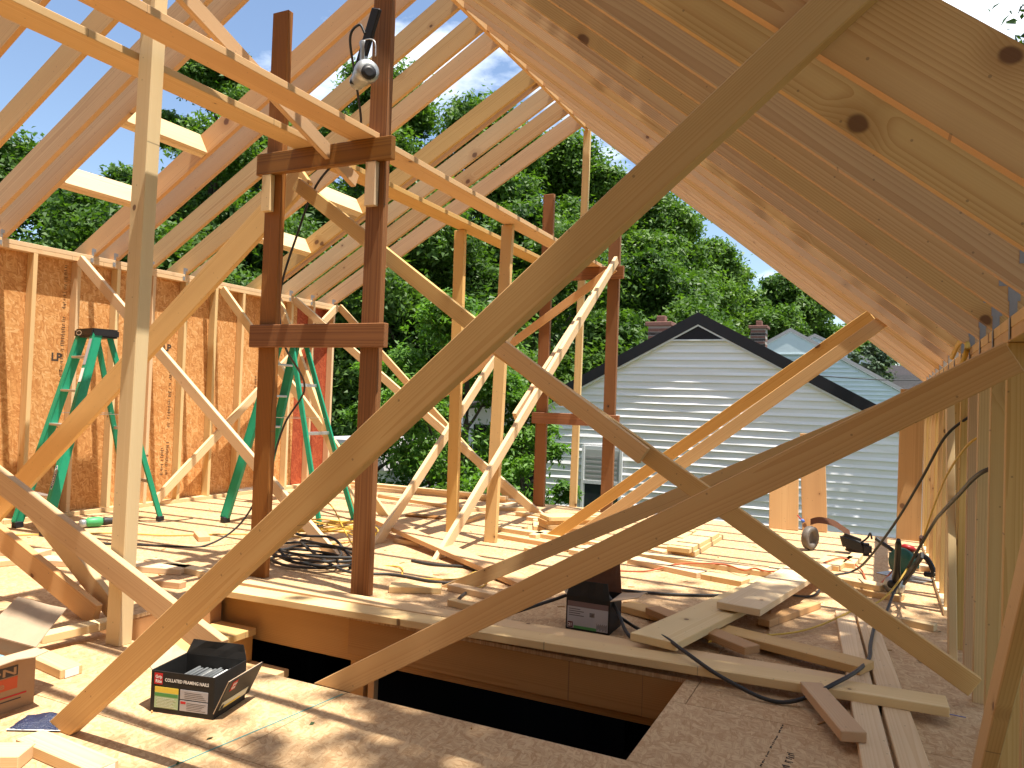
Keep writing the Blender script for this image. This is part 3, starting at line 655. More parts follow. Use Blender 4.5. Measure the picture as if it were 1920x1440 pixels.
# ================================================================== STEPLADDERS
def ladder(f1, f2, r1, r2, top, label, sticker):
    """f1,f2 front feet, r1,r2 rear feet (x,y); top = (x,y,z) centre of the cap"""
    f1, f2, r1, r2 = [V3((*p, 0)) for p in (f1, f2, r1, r2)]; T = V3(top); c = (f1+f2+r1+r2)/4
    e = tag(empty('stepladder', c), label, 'ladder')
    side = (f2-f1).normalized(); fwd = ((f1+f2)/2-(r1+r2)/2).normalized()
    ft = [T-side*.13+fwd*.06-c, T+side*.13+fwd*.06-c]; rt = [T-side*.11-fwd*.05-c, T+side*.11-fwd*.05-c]
    rails = []
    for k, (b, t_) in enumerate(((f1-c, ft[0]), (f2-c, ft[1]))):
        o = board('front_rail', b+V3((0, 0, .05)), t_, .078, .045, side, 'green', e, bev=.004); rails.append(o)
        board('rail_flange', b+V3((0, 0, .05))+fwd*.036, t_+fwd*.036, .05, .008, fwd, 'green', o.parent, bev=0)
        box('foot', b+V3((-.03, -.035, 0)), b+V3((.03, .035, .055)), 'blackpl', e, .006)
    for b, t_ in ((r1-c, rt[0]), (r2-c, rt[1])):
        board('rear_rail', b+V3((0, 0, .04)), t_, .045, .024, side, 'green', e, bev=.003)
        box('foot', b+V3((-.024, -.03, 0)), b+V3((.024, .03, .045)), 'blackpl', e, .006)
    n = 5
    for k in range(1, n+1):
        u = k/(n+.75); a = (f1-c).lerp(ft[0], u); b = (f2-c).lerp(ft[1], u)
        board('step', a+side*.012, b-side*.012, .078, .02, (0, 0, 1), 'alu', e, bev=.003)
    for u in (.22, .5, .76):
        a = (r1-c).lerp(rt[0], u); b = (r2-c).lerp(rt[1], u); board('rear_brace', a, b, .03, .012, fwd, 'alu', e, bev=.002)
    for k in (0, 1):
        a = ((f1, f2)[k]-c).lerp(ft[k], .58); b = ((r1, r2)[k]-c).lerp(rt[k], .58); board('spreader', a, b, .022, .004, (0, 0, 1), 'alu', e, bev=0)
    m = frame(T-c, side, (0, 0, 1)); bm = bmesh.new(); bm_box(bm, (-.17, -.115, -.045), (.17, .115, .03)); bmesh.ops.bevel(bm, geom=bm.edges[:], offset=.014, segments=2, affect='EDGES')
    cap = link('top_cap', from_bm('top_cap', bm), 'blackpl', e); cap.matrix_local = m
    sgn = 1 if fwd.dot(m.to_3x3() @ V3((0, 1, 0))) > 0 else -1
    for k, (rx, ry, mt) in enumerate(((.05, .022, 'white'), (.038, .015, 'blackpl'))):
        bm = bmesh.new(); bm.faces.new([bm.verts.new((rx*math.cos(a*math.pi/12), ry*math.sin(a*math.pi/12), 0)) for a in range(24)])
        o = link('cap_badge', from_bm('cap_badge', bm), mt, cap); o.matrix_local = frame((-.07, sgn*(.1165+k*.001), -.006), (-sgn, 0, 0), (0, sgn, 0))
    if sticker:
        # oval maker's badge and paper labels on the right front rail, facing the room
        a = f2-c+V3((0, 0, .05)); ax = (ft[1]-a).normalized(); nn = fwd; base = a+fwd*.0365
        nn = (fwd-ax*fwd.dot(ax)).normalized()
        sd = nn.cross(ax)*-1
        def on(u, h): return frame(a+ax*u+fwd*.0365+nn*(.0055+h), ax, nn)
        for (rx, ry, mt, h) in ((.10, .021, 'white', 0), (.092, .0175, plain('navy_badge', (.02, .04, .16), .5), .0008)):
            bm = bmesh.new(); bm.faces.new([bm.verts.new((rx*math.cos(q*math.pi/16), ry*math.sin(q*math.pi/16), 0)) for q in range(32)])
            o = link('oval_badge', from_bm('oval_badge', bm), mt, e); o.matrix_local = on(.42, h)
        text('badge_letters', 'WERNER', .027, 'white', on(.42, .0016) @ Matrix.Translation((-.07, -.009, 0)), e, 1.35, .0006)
        decal('warning_label', .78, -.02, .90, .02, 'yellowprint', on(0, 0), e, .0008)
        decal('paper_label', 1.22, -.02, 1.34, .02, 'white', on(0, 0), e, .0008); decal('paper_label', 1.37, -.02, 1.60, .02, 'greyprint', on(0, 0), e, .0008)
    return e
ladder((-6.45, 4.00), (-5.93, 3.90), (-6.40, 5.02), (-5.87, 4.92), (-6.13, 4.40, 1.66), 'green stepladder with black cap standing by the left wall', True)
ladder((-5.36, 5.20), (-5.42, 5.68), (-4.44, 5.40), (-4.42, 5.86), (-4.93, 5.52, 1.68), 'green stepladder seen behind the two dark scaffold posts', False)

# ================================================================== CARTONS AND SMALL THINGS
def carton(name, org, ang, L, D, H, outm, inm, flaps, label, th=.004):
    """open box; org = front-left bottom corner, L along front, D back, flaps: side -> (length, angle from outward horizontal, colour)"""
    e = tag(empty(name, org, R(ang)), label, 'box')
    o = {}
    o['front'] = box('front_panel', (0, 0, 0), (L, th, H), outm, e); o['back'] = box('back_panel', (0, D-th, 0), (L, D, H), outm, e)
    o['left'] = box('side_panel', (0, th, 0), (th, D-th, H), outm, e); o['right'] = box('side_panel', (L-th, th, 0), (L, D-th, H), outm, e)
    box('bottom_panel', (th, th, .001), (L-th, D-th, .006), inm, e)
    for s_, (ln, an, mm) in flaps.items():
        a = R(an)
        if s_ == 'front': P0, P1, d = (0, 0, H), (L, 0, H), V3((0, -math.cos(a), math.sin(a)))
        if s_ == 'back': P0, P1, d = (0, D, H), (L, D, H), V3((0, math.cos(a), math.sin(a)))
        if s_ == 'left': P0, P1, d = (0, 0, H), (0, D, H), V3((-math.cos(a), 0, math.sin(a)))
        if s_ == 'right': P0, P1, d = (L, 0, H), (L, D, H), V3((math.cos(a), 0, math.sin(a)))
        P0, P1 = V3(P0), V3(P1); bm = bmesh.new(); ed = (P1-P0).normalized(); nn = ed.cross(d)
        n = 7; rows = []
        for i in range(n):
            rows.append([(P0.lerp(P1, i/(n-1))+d*ln*v+nn*(random.uniform(-.006, .006)*v)+ed*(.02*v if i == 0 else -.02*v if i == n-1 else 0)) for v in (0, .5, 1)])
        V = [[(bm.verts.new(p), bm.verts.new(p+nn*.0035)) for p in r_] for r_ in rows]
        for i in range(n-1):
            for j in range(2):
                for q in (0, 1): bm.faces.new([V[i][j][q], V[i+1][j][q], V[i+1][j+1][q], V[i][j+1][q]])
            bm.faces.new([V[i][2][0], V[i+1][2][0], V[i+1][2][1], V[i][2][1]])
        for i in (0, n-1):
            for j in range(2): bm.faces.new([V[i][j][0], V[i][j+1][0], V[i][j+1][1], V[i][j][1]])
        link('flap', from_bm('flap', bm), mm, e)
    return e, o
def logo(e, mw):
    decal('logo_patch', 0, 0, .034, .040, 'redprint', mw, e)
    text('logo_letters', 'Grip', .0165, 'white', mw @ Matrix.Translation((.0045, .022, .0016)), e, .92, .0004); text('logo_letters', 'Rite', .0165, 'white', mw @ Matrix.Translation((.0055, .006, .0016)), e, .98, .0004)
# collated nail box
NB = (-2.402, 2.008, .0008); nL, nD, nH = .262, .205, .150
e, po = carton('nail_box', NB, 13.0, nL, nD, nH, 'boxblack', 'boxblack', {'back': (.055, 80, 'boxblack'), 'left': (.05, 35, 'cardin')}, 'open black box of collated framing nails on the near floor')
fm = frame((0, -.0004, 0), (1, 0, 0), (0, -1, 0))
logo(e, fm @ Matrix.Translation((.014, .103, 0)))
text('box_letters', 'COLLATED FRAMING NAILS', .0165, 'white', fm @ Matrix.Translation((.058, .116, .0006)), e, .88, .0004)
decal('label_strip', .018, .074, .116, .094, 'yellowprint', fm, e); decal('label_panel', .018, .018, .116, .0735, 'palegreen', fm, e); decal('label_strip', .019, .060, .115, .0725, 'greenprint', fm @ Matrix.Translation((0, 0, .0008)), e, .0006)
decal('label_panel', .124, .060, .238, .094, 'greyprint', fm, e); decal('label_panel', .124, .018, .238, .056, 'greyprint', fm, e); decal('label_strip', .127, .043, .148, .052, 'redprint', fm @ Matrix.Translation((0, 0, .0008)), e, .0006)
for k in range(7): decal('print_line', .026+(.0 if k % 2 else .004), .022+k*.0052, .108-(k*7 % 5)*.004, .0236+k*.0052, 'cream', fm @ Matrix.Translation((0, 0, .0013)), e, .0004)
for k in range(5): decal('print_line', .152, .023+k*.0058, .230-(k*3 % 4)*.006, .0245+k*.0058, 'ink', fm @ Matrix.Translation((0, 0, .0010)), e, .0004)
for k in range(4): decal('print_line', .142, .065+k*.0062, .230-(k*5 % 4)*.006, .0665+k*.0062, 'ink', fm @ Matrix.Translation((0, 0, .0010)), e, .0004)
# torn-out right side leaning outward
sd = frame((nL+.001, .002, .0), (0, 1, 0), (1, 0, .0)); ln = frame((nL+.001, .0, .02), (0, 1, 0), (.90, 0, -.42))
lp_ = decal('torn_side', 0, 0, .225, .135, 'boxblack', ln, e, .003)
logo(e, ln @ Matrix.Translation((.03, .085, .003)))
decal('label_panel', .02, .010, .19, .042, 'cream', ln @ Matrix.Translation((0, 0, .003)), e); decal('label_strip', .045, .012, .15, .020, 'yellowprint', ln @ Matrix.Translation((0, 0, .0042)), e, .0006); decal('label_strip', .022, .012, .040, .030, 'boxblack', ln @ Matrix.Translation((0, 0, .0042)), e, .0006)
inn = decal('torn_side_liner', .0, .0, .225, .135, 'cardin', ln @ Matrix.Translation((0, 0, -.0035)), e, .003)
for k in range(15):      # nail strips standing in the box
    x = .06+k*.0125
    o = box('nail_strip', (x, .012, .008), (x+.009, .19, .105+random.uniform(-.008, .012)), 'steel' if k % 5 else 'white', e, .001); o.rotation_euler = (0, R(random.uniform(-9, 9)), 0)
# dark carton behind the opening
e, po = carton('dark_carton', (-1.478, 3.822, .0008), 0.5, .240, .205, .175, 'boxblack', 'card', {'front': (.085, 98, 'boxblack'), 'back': (.15, 84, 'leather'), 'right': (.15, 12, 'cardin'), 'left': (.10, 50, 'cardin')}, 'open dark carton of nails beyond the floor opening, flaps up')
fm = frame((0, -.0004, 0), (1, 0, 0), (0, -1, 0))
decal('label_panel', .008, .010, .232, .122, 'greyprint', fm, e); decal('label_strip', .008, .1225, .232, .150, plain('mauve_print', (.16, .10, .09), .6), fm, e)
decal('label_strip', .045, .010, .170, .024, 'greenprint', fm @ Matrix.Translation((0, 0, .0012)), e, .0006); decal('label_square', .012, .012, .040, .042, plain('dark_red_print', (.10, .015, .012), .6), fm @ Matrix.Translation((0, 0, .0012)), e, .0006)
text('box_number', '21', .022, 'white', fm @ Matrix.Translation((.0145, .019, .002)), e, 1, .0005)
for k in range(4): decal('print_line', .016, .075+k*.011, .10-(k % 2)*.02, .0785+k*.011, 'ink', fm @ Matrix.Translation((0, 0, .0012)), e, .0005)
for k in range(10): decal('barcode_bar', .132+k*.0028, .078, .1335+k*.0028, .100, 'ink', fm @ Matrix.Translation((0, 0, .0012)), e, .0005)
for k in range(11): decal('nail_print', .172+k*.0052, .014+(k % 3)*.004, .1738+k*.0052, .050-(k % 2)*.006, 'ink', fm @ Matrix.Translation((0, 0, .0012)), e, .0005)
# brown carton cut by the left edge of the view
e, po = carton('brown_carton', (-3.16, 1.445, .0008), 0, .34, .40, .205, 'card', 'cardin', {'back': (.17, 42, 'cardin'), 'right': (.10, 4, 'cardin')}, 'open brown cardboard carton at the left edge of the photo')
e.location = (-3.165, 1.445, .0008)
fm = frame((.3404, 0, 0), (0, 1, 0), (1, 0, 0))
decal('print_band', .03, .125, .335, .162, 'ink', fm, e, .0008); decal('print_band', .03, .078, .335, .121, plain('orange_red_print', (.50, .09, .03), .7), fm, e, .0008)
text('carton_letters', 'SIMPSON', .037, 'card', fm @ Matrix.Translation((.04, .130, .0012)), e, 1.95, .0008); text('carton_letters', 'Strong-Tie', .032, 'card', fm @ Matrix.Translation((.07, .088, .0012)), e, 1.6, .0004)
decal('print_line', .26, .050, .37, .056, 'redprint', fm, e, .0008); decal('print_line', .265, .036, .35, .040, 'ink', fm, e, .0008); decal('print_line', .03, .185, .38, .188, 'ink', fm, e, .0008); decal('print_square', .16, .022, .23, .062, 'ink', fm, e, .0008); decal('print_square', .166, .027, .224, .057, 'card', fm @ Matrix.Translation((0, 0, .0008)), e, .0006)
box('blue_tape', (.02, .36, .15), (.30, .38, .153), plain('pale_blue_tape', (.2, .4, .55), .5), e)
# dark blue plastic bag
bm = bmesh.new(); n = 18; rr = random.Random(3); G = []
for i in range(n+1):
    r_ = []
    for j in range(n+1):
        u, v = i/n, j/n; z = .004+.030*math.sin(math.pi*u)**.7*math.sin(math.pi*v)**.7*(.7+.3*math.sin(9*u+5*v))+rr.uniform(-.002, .003)
        r_.append(bm.verts.new(((u-.5)*.20, (v-.5)*.13, max(.001, z))))
    G.append(r_)
for i in range(n):
    for j in range(n): bm.faces.new((G[i][j], G[i+1][j], G[i+1][j+1], G[i][j+1]))
base = [G[0][j] for j in range(n+1)]
bm.faces.new([bm.verts.new((x, y, .0006)) for x, y in ((-.1, -.065), (.1, -.065), (.1, .065), (-.1, .065))])
o = link('plastic_bag', from_bm('plastic_bag', bm), 'bluebag'); o.location = (-2.61, 1.755, 0); o.rotation_euler[2] = R(28); o.data.polygons.foreach_set('use_smooth', [True]*len(o.data.polygons))
tag(o, 'crumpled dark blue plastic packet on the floor at lower left', 'packet')
decal('white_edge', -.1, -.066, .1, -.058, 'white', Matrix.Translation((0, 0, .006)), o, .001)

# green angle grinder on the sunny floor
e = tag(empty('angle_grinder', (-5.96, 4.45, 0), R(65)), 'green and grey power tool lying by the left stepladder', 'power tool')
lathe('motor_body', [(.028, -.02), (.04, 0), (.043, .08), (.036, .1), (.034, .11)], 'hitgreen', e, 20, frame((-.14, 0, .047), (0, 0, 1), (1, 0, 0)))
lathe('handle', [(.034, 0), (.036, .02), (.031, .06), (.030, .16), (.034, .18), (.02, .19)], 'rubber', e, 20, frame((-.03, 0, .047), (0, 0, 1), (1, 0, 0)))
lathe('gear_head', [(.03, 0), (.034, .01), (.034, .05), (.02, .06)], 'steel', e, 18, Matrix.Translation((-.175, 0, .012)))
tube('power_lead', [(.16, 0, .047), (.24, .01, .03), (.34, .06, .008), (.5, .02, .006), (.75, .1, .006)], .004, 'rubber', e)

# ------------------------------------------------------------------ hoses and cords
def hose(l, P, r, m, cat, name):
    return tag(tube(name, P, r, m, n=10), l, cat)
rr = random.Random(11); P = []
for k in range(44):
    a = k/8*2*math.pi; q = .27+.05*math.sin(k*1.3)+rr.uniform(-.03, .03)
    P.append((-3.60+q*1.25*math.cos(a)+rr.uniform(-.02, .02), 4.30+q*.8*math.sin(a), .012+.0022*k+(.10 if k in (18, 19) else .19 if k in (20, 21) else .0)))
P += [(-3.2, 4.15, .03), (-2.9, 4.30, .012), (-2.55, 4.28, .012), (-2.35, 4.36, .011), (-2.28, 4.22, .011), (-2.22, 3.98, .011), (-2.10, 3.85, .011), (-1.86, 3.76, .02), (-1.62, 3.92, .10), (-1.45, 4.0, .17), (-1.30, 3.92, .19), (-1.20, 3.84, .12), (-1.10, 3.70, .06), (-1.0, 3.66, .05)]
hose('black air hose coiled on the floor behind the dark post', P, .0095, 'rubber', 'hose', 'air_hose')
P = [(-3.05, 4.75, .01), (-2.85, 4.72, .012), (-2.60, 4.78, .012), (-2.35, 4.62, .012), (-2.15, 4.55, .03), (-1.9, 4.62, .012), (-1.5, 4.75, .012), (-1.2, 4.82, .012), (-.9, 4.98, .012), (-.55, 5.20, .03)]
hose('black hose running right across the floor behind the carton', P, .0095, 'rubber', 'hose', 'air_hose')
P = [(.44, 4.53, 1.22), (.315, 4.65, 1.09), (.22, 4.93, .84), (.10, 5.28, .54), (-.06, 5.66, .22), (-.16, 5.88, .09), (-.30, 5.6, .085), (-.36, 5.35, .012), (-.50, 5.22, .02), (-.62, 5.32, .012)]
hose('black hose hanging from the right studs down to the floor, upper one', P, .0075, 'rubber', 'hose', 'air_hose')
P = [(.44, 3.40, 1.02), (.36, 3.54, .97), (.325, 4.1, .82), (.30, 4.6, .69), (.28, 5.05, .56), (.16, 5.46, .20), (.10, 5.45, .07), (.05, 5.05, .02), (0, 4.66, .05), (-.02, 4.25, .052), (-.03, 3.91, .06), (-.12, 3.46, .095), (-.33, 3.31, .012), (-.56, 3.34, .05), (-.76, 3.44, .105), (-.90, 3.60, .108), (-1.08, 3.82, .06), (-1.23, 4.0, .05)]
hose('thick black hose looping over the boards at lower right', P, .0088, 'rubber', 'hose', 'air_hose')
P = [(.44, 3.80, 1.13), (.36, 3.92, 1.08), (.31, 4.45, .90), (.29, 5.05, .68), (.22, 5.45, .33), (.05, 5.2, .09), (-.13, 4.87, .05), (-.28, 4.52, .03), (-.41, 4.28, .03), (-.58, 4.06, .046), (-.66, 3.95, .06), (-.74, 3.86, .04)]
hose('yellow cord hanging from the right wall and curving over the boards', P, .0055, 'yellow', 'cord', 'extension_cord')
P = [(.33, 4.6, 1.50), (.345, 4.35, 1.56), (.36, 4.2, 1.545), (.35, 4.05, 1.50), (.34, 4.15, 1.44)]
hose('bundle of cord looped over the right wall plate', P, .012, 'yellow', 'cord', 'cord_loop')
P = [(-1.75, 5.30, .008), (-1.5, 5.42, .008), (-1.32, 5.62, .045), (-1.15, 5.78, .045), (-1.0, 5.82, .045), (-.86, 5.70, .045), (-.80, 5.82, .045), (-.68, 5.78, .045), (-.45, 6.1, .045), (-.26, 6.62, .05), (-.12, 6.45, .02), (-.05, 5.95, .008), (.02, 6.0, .008), (.10, 6.4, .03)]
hose('thin orange cord wandering over the far boards to the saw', P, .006, 'orange', 'cord', 'extension_cord')
rr = random.Random(5); P = []
for k in range(40):
    a = k*.9; P.append((-3.95+.22*math.cos(a)+rr.uniform(-.09, .09), 5.0+.26*math.sin(a*1.1)+rr.uniform(-.12, .12), .008+.004*k+.10*max(0, math.sin(k*.7))))
P += [(-3.4, 4.62, .01), (-3.0, 4.52, .01), (-2.8, 4.30, .01), (-2.5, 4.42, .01), (-2.42, 4.58, .04), (-2.30, 4.5, .02), (-2.26, 4.32, .01), (-2.4, 4.25, .015), (-2.2, 4.3, .05)]
hose('tangled yellow cord heaped behind the coiled hose', P, .0055, 'yellow', 'cord', 'extension_cord')
P = [(-6.1, 3.75, .01), (-5.6, 4.25, .01), (-5.2, 4.42, .01), (-4.9, 4.72, .01), (-4.6, 4.92, .01), (-4.3, 5.0, .01)]
hose('yellow cord lying straight across the sunny floor at left', P, .0055, 'yellow', 'cord', 'extension_cord')
P = [(-5.5, 3.80, .01), (-5.1, 4.02, .01), (-4.8, 4.15, .01), (-4.62, 4.30, .012), (-4.5, 4.52, .16), (-4.36, 4.62, .5), (-4.22, 4.66, .95), (-4.0, 4.62, 1.25), (-3.84, 4.2, 1.55), (-3.80, 4.1, 1.9), (-3.62, 4.05, 2.3), (-3.45, 4.02, 2.60), (-3.20, 3.98, 2.78), (-3.05, 3.95, 2.90), (-2.99, 3.82, 3.12), (-2.93, 3.66, 3.34), (-2.87, 3.665, 3.42), (-2.83, 3.672, 3.36)]
hose('black hose rising from the floor up to the hanging nail gun', P, .008, 'rubber', 'hose', 'air_hose')

# ------------------------------------------------------------------ framing nailer hung on the right dark post
e = tag(empty('nail_gun', (-2.81, 3.69, 3.11)), 'grey framing nailer hanging on the right dark scaffold post', 'nail gun')
ax = V3((.62, -.50, -.12)).normalized()
lathe('cylinder_head', [(.030, -.085), (.040, -.08), (.044, -.02), (.050, 0), (.052, .05), (.060, .055), (.062, .085), (.052, .10), (.03, .104)], 'steel', e, 24, frame((-.035, .0, .0), (0, 0, 1), ax))
lathe('exhaust_cap', [(.036, 0), (.038, .012), (.02, .018)], 'blackpl', e, 18, frame(V3((-.035, 0, 0))+ax*.10, (0, 0, 1), ax))
lathe('nose', [(.012, 0), (.016, .03), (.022, .06)], 'steel', e, 12, frame(V3((-.035, 0, 0))-ax*.14, (0, 0, 1), ax))
lathe('handle', [(.022, 0), (.020, .03), (.019, .12), (.024, .15), (.02, .158)], 'steel', e, 16, frame((-.03, .0, .03), (1, 0, 0), (.12, .0, 1)))
board('magazine', (-.085, .008, -.03), (.045, -.012, .34), .05, .026, (0, 1, 0), 'blackpl', e, bev=.004)
tube('belt_hook', [(-.012, -.02, .185), (.03, -.03, .175), (.055, -.03, .15), (.06, -.03, .08)], .003, 'alu', e)
lathe('air_fitting', [(.008, 0), (.009, .04), (.011, .05), (.011, .07)], 'steel', e, 10, frame((-.012, 0, .185), (1, 0, 0), (-.05, 0, 1)))
e.scale = (1.25, 1.1, 1.15)

# ------------------------------------------------------------------ tools beside the right wall
e = tag(empty('tool_belt', (-.33, 7.18, 0), R(8)), 'leather tool belt with black pouch lying by the white house view', 'tool belt')
def strap(name, P, w, m):
    bm = bmesh.new(); S = smooth_path(P, 6); prev = None
    for p in S:
        q0 = V3((0, .35, .93))*w/2; tn = V3((0, -.006, .002))
        a, b = bm.verts.new(p-q0), bm.verts.new(p+q0); c, d = bm.verts.new(p-q0+tn), bm.verts.new(p+q0+tn)
        if prev:
            for q in ((0, 1), (2, 3), (0, 2), (1, 3)): bm.faces.new((prev[q[0]], prev[q[1]], (a, b, c, d)[q[1]], (a, b, c, d)[q[0]]))
        prev = (a, b, c, d)
    return link(name, from_bm(name, bm), m, e)
strap('belt_strap', [(-.20, 0, .24), (-.13, .0, .262), (-.02, .02, .245), (.06, .03, .20), (.12, .03, .16)], .055, 'leather')
bm = bmesh.new(); bm_box(bm, (.05, -.05, .005), (.24, .06, .15)); bmesh.ops.bevel(bm, geom=bm.edges[:], offset=.03, segments=3, affect='EDGES')
for v in bm.verts: v.co += V3((.012*math.sin(v.co.z*40), .01*math.sin(v.co.x*50), .02*math.sin(v.co.x*22)))
link('black_pouch', from_bm('black_pouch', bm), 'blackpl', e)
bm = bmesh.new(); bm_box(bm, (.20, -.07, .004), (.285, .03, .10)); bmesh.ops.bevel(bm, geom=bm.edges[:], offset=.02, segments=2, affect='EDGES'); link('small_pouch', from_bm('small_pouch', bm), 'blackpl', e)
lathe('clear_ring_pouch', [(.055, -.022), (.062, -.03), (.085, -.032), (.10, -.022), (.096, -.008), (.104, 0), (.096, .008), (.10, .022), (.085, .032), (.062, .03), (.055, .022), (.048, 0)], 'clear', e, 24, frame((-.20, -.02, .106), (0, 0, 1), (.8, -.6, .05)))
tube('hammer_loop', [(.20, -.03, .10), (.25, -.04, .15), (.27, -.04, .19), (.285, -.03, .14)], .008, 'blackpl', e)
lathe('blue_cap', [(.014, 0), (.016, .02), (.010, .03)], 'blue', e, 10, frame((-.255, -.01, .235), (0, 1, 0), (-.6, 0, .8))); tube('red_pencil', [(-.27, -.01, .25), (-.31, -.01, .295)], .004, 'redprint', e, n=0, smooth=False)

e = tag(empty('circular_saw', (.20, 6.42, 0), R(-35)), 'dark green circular saw with red parts near the right wall', 'saw')
bm = bmesh.new(); bm_box(bm, (-.13, -.07, .03), (.08, .07, .20)); bmesh.ops.bevel(bm, geom=bm.edges[:], offset=.045, segments=3, affect='EDGES'); link('motor_housing', from_bm('motor_housing', bm), 'teal', e)
lathe('blade_guard', [(.02, -.018), (.10, -.018), (.105, -.01), (.105, .01), (.10, .018), (.02, .018)], 'teal', e, 28, frame((.02, -.085, .115), (1, 0, 0), (0, 1, 0)))
box('base_shoe', (-.17, -.12, .001), (.18, .08, .006), 'steel', e, .001)
lathe('red_knob', [(.02, 0), (.052, .004), (.055, .03), (.03, .045)], 'red', e, 20, frame((.0, -.0, .19), (1, 0, 0), (.2, .3, 1)))
tube('rear_handle', [(.06, 0, .17), (.14, 0, .17), (.19, 0, .11), (.20, 0, .06), (.14, 0, .05)], .019, 'blackpl', e, 10)
tube('front_handle', [(-.13, .02, .17), (-.2, .02, .2), (-.27, .02, .235)], .016, 'blackpl', e, 10)

e = tag(empty('pneumatic_nailer', (.105, 5.62, .085)), 'grey nailer hanging on a black hose beside the right wall', 'nail gun')
ax = V3((.19, -.50, .47)).normalized()
lathe('head', [(.02, -.05), (.05, -.046), (.062, -.02), (.062, .02), (.05, .038), (.02, .042)], 'steel', e, 22, frame((0, 0, 0), (0, 0, 1), (-.35, -.85, .25)))
lathe('exhaust_cap', [(.026, 0), (.026, .012), (.01, .016)], 'blackpl', e, 14, frame((-.0155, -.0375, .011), (0, 0, 1), (-.35, -.85, .25)))
lathe('body', [(.024, 0), (.028, .05), (.020, .14), (.018, .26), (.018, .42), (.012, .46)], 'blackpl', e, 14, frame((.01, -.02, .03), (1, 0, 0), ax))
board('magazine', V3((.03, .01, -.02))+ax*.08, V3((.03, .01, -.02))+ax*.42, .045, .018, (1, 0, 0), 'rubber', e)
lathe('air_fitting', [(.011, 0), (.012, .05), (.014, .07)], 'leather', e, 10, frame(V3((.01, -.02, .03))+ax*.46, (1, 0, 0), ax))

# fallen leaves and wood scraps on the floor (loose litter)
rr = random.Random(21); bm = bmesh.new()
def scrap(x, y, L, W, a, lift):
    d = V3((math.cos(a), math.sin(a), 0)); p = V3((-d.y, d.x, 0)); c = V3((x, y, .002))
    q = [c-d*L/2, c+p*W/2+V3((0, 0, lift)), c+d*L/2+V3((0, 0, lift*.5)), c-p*W/2]
    bm.faces.new([bm.verts.new(v) for v in q])
for k in range(26): scrap(rr.uniform(-.1, .33) if k % 3 else rr.uniform(-2.2, .1), rr.uniform(2.2, 5.2) if k % 3 else rr.uniform(1.7, 2.45), rr.uniform(.012, .035), rr.uniform(.006, .016), rr.uniform(0, 6.28), rr.uniform(.001, .008))
o = link('fallen_leaves', from_bm('fallen_leaves', bm), 'leafloose'); o['kind'] = 'stuff'; o['label'] = 'small green leaf bits scattered on the subfloor'; o['category'] = 'leaves'
bm = bmesh.new()
for k in range(160):
    x, y = rr.uniform(-6.2, .3), rr.uniform(1.5, 8.0)
    if HX0-.05 < x < HX1+.05 and HY0-.05 < y < HY1+.25: continue
    a = rr.uniform(0, 6.28); m = frame((x, y, .003), (math.cos(a), math.sin(a), 0), (0, 0, 1)); bm_box(bm, (0, 0, -.002), (rr.uniform(.01, .05), rr.uniform(.002, .007), .002), m)
o = link('wood_splinters', from_bm('wood_splinters', bm), 'ink'); o.data.materials.clear(); o.data.materials.append(M['header']); o['kind'] = 'stuff'; o['label'] = 'small wood splinters littering the subfloor'; o['category'] = 'splinters'

# ================================================================== NEIGHBOURING HOUSES
def lap_course(x0, x1, z0, z1, y, depth, seed, n=60, warp=.0032):
    rr = random.Random(seed); ph = [rr.uniform(0, 6.28) for _ in range(4)]; bm = bmesh.new(); prev = None
    for i in range(n+1):
        x = x0+(x1-x0)*i/n; w = warp*(math.sin(x*1.7+ph[0])+.7*math.sin(x*3.9+ph[1])+.4*math.sin(x*8.3+ph[2]))
        mid = warp*1.2*(math.sin(x*2.3+ph[3])+.6*math.sin(x*5.1+ph[0]))
        r_ = [bm.verts.new((x, y-.001, z1)), bm.verts.new((x, y-depth*.2+mid, z0+(z1-z0)*.45)), bm.verts.new((x, y-depth+w, z0+.012)), bm.verts.new((x, y-depth*.86+w, z0)), bm.verts.new((x, y, z0))]
        if prev:
            for k in range(4): bm.faces.new((prev[k], prev[k+1], r_[k+1], r_[k]))
        prev = r_
    return bm
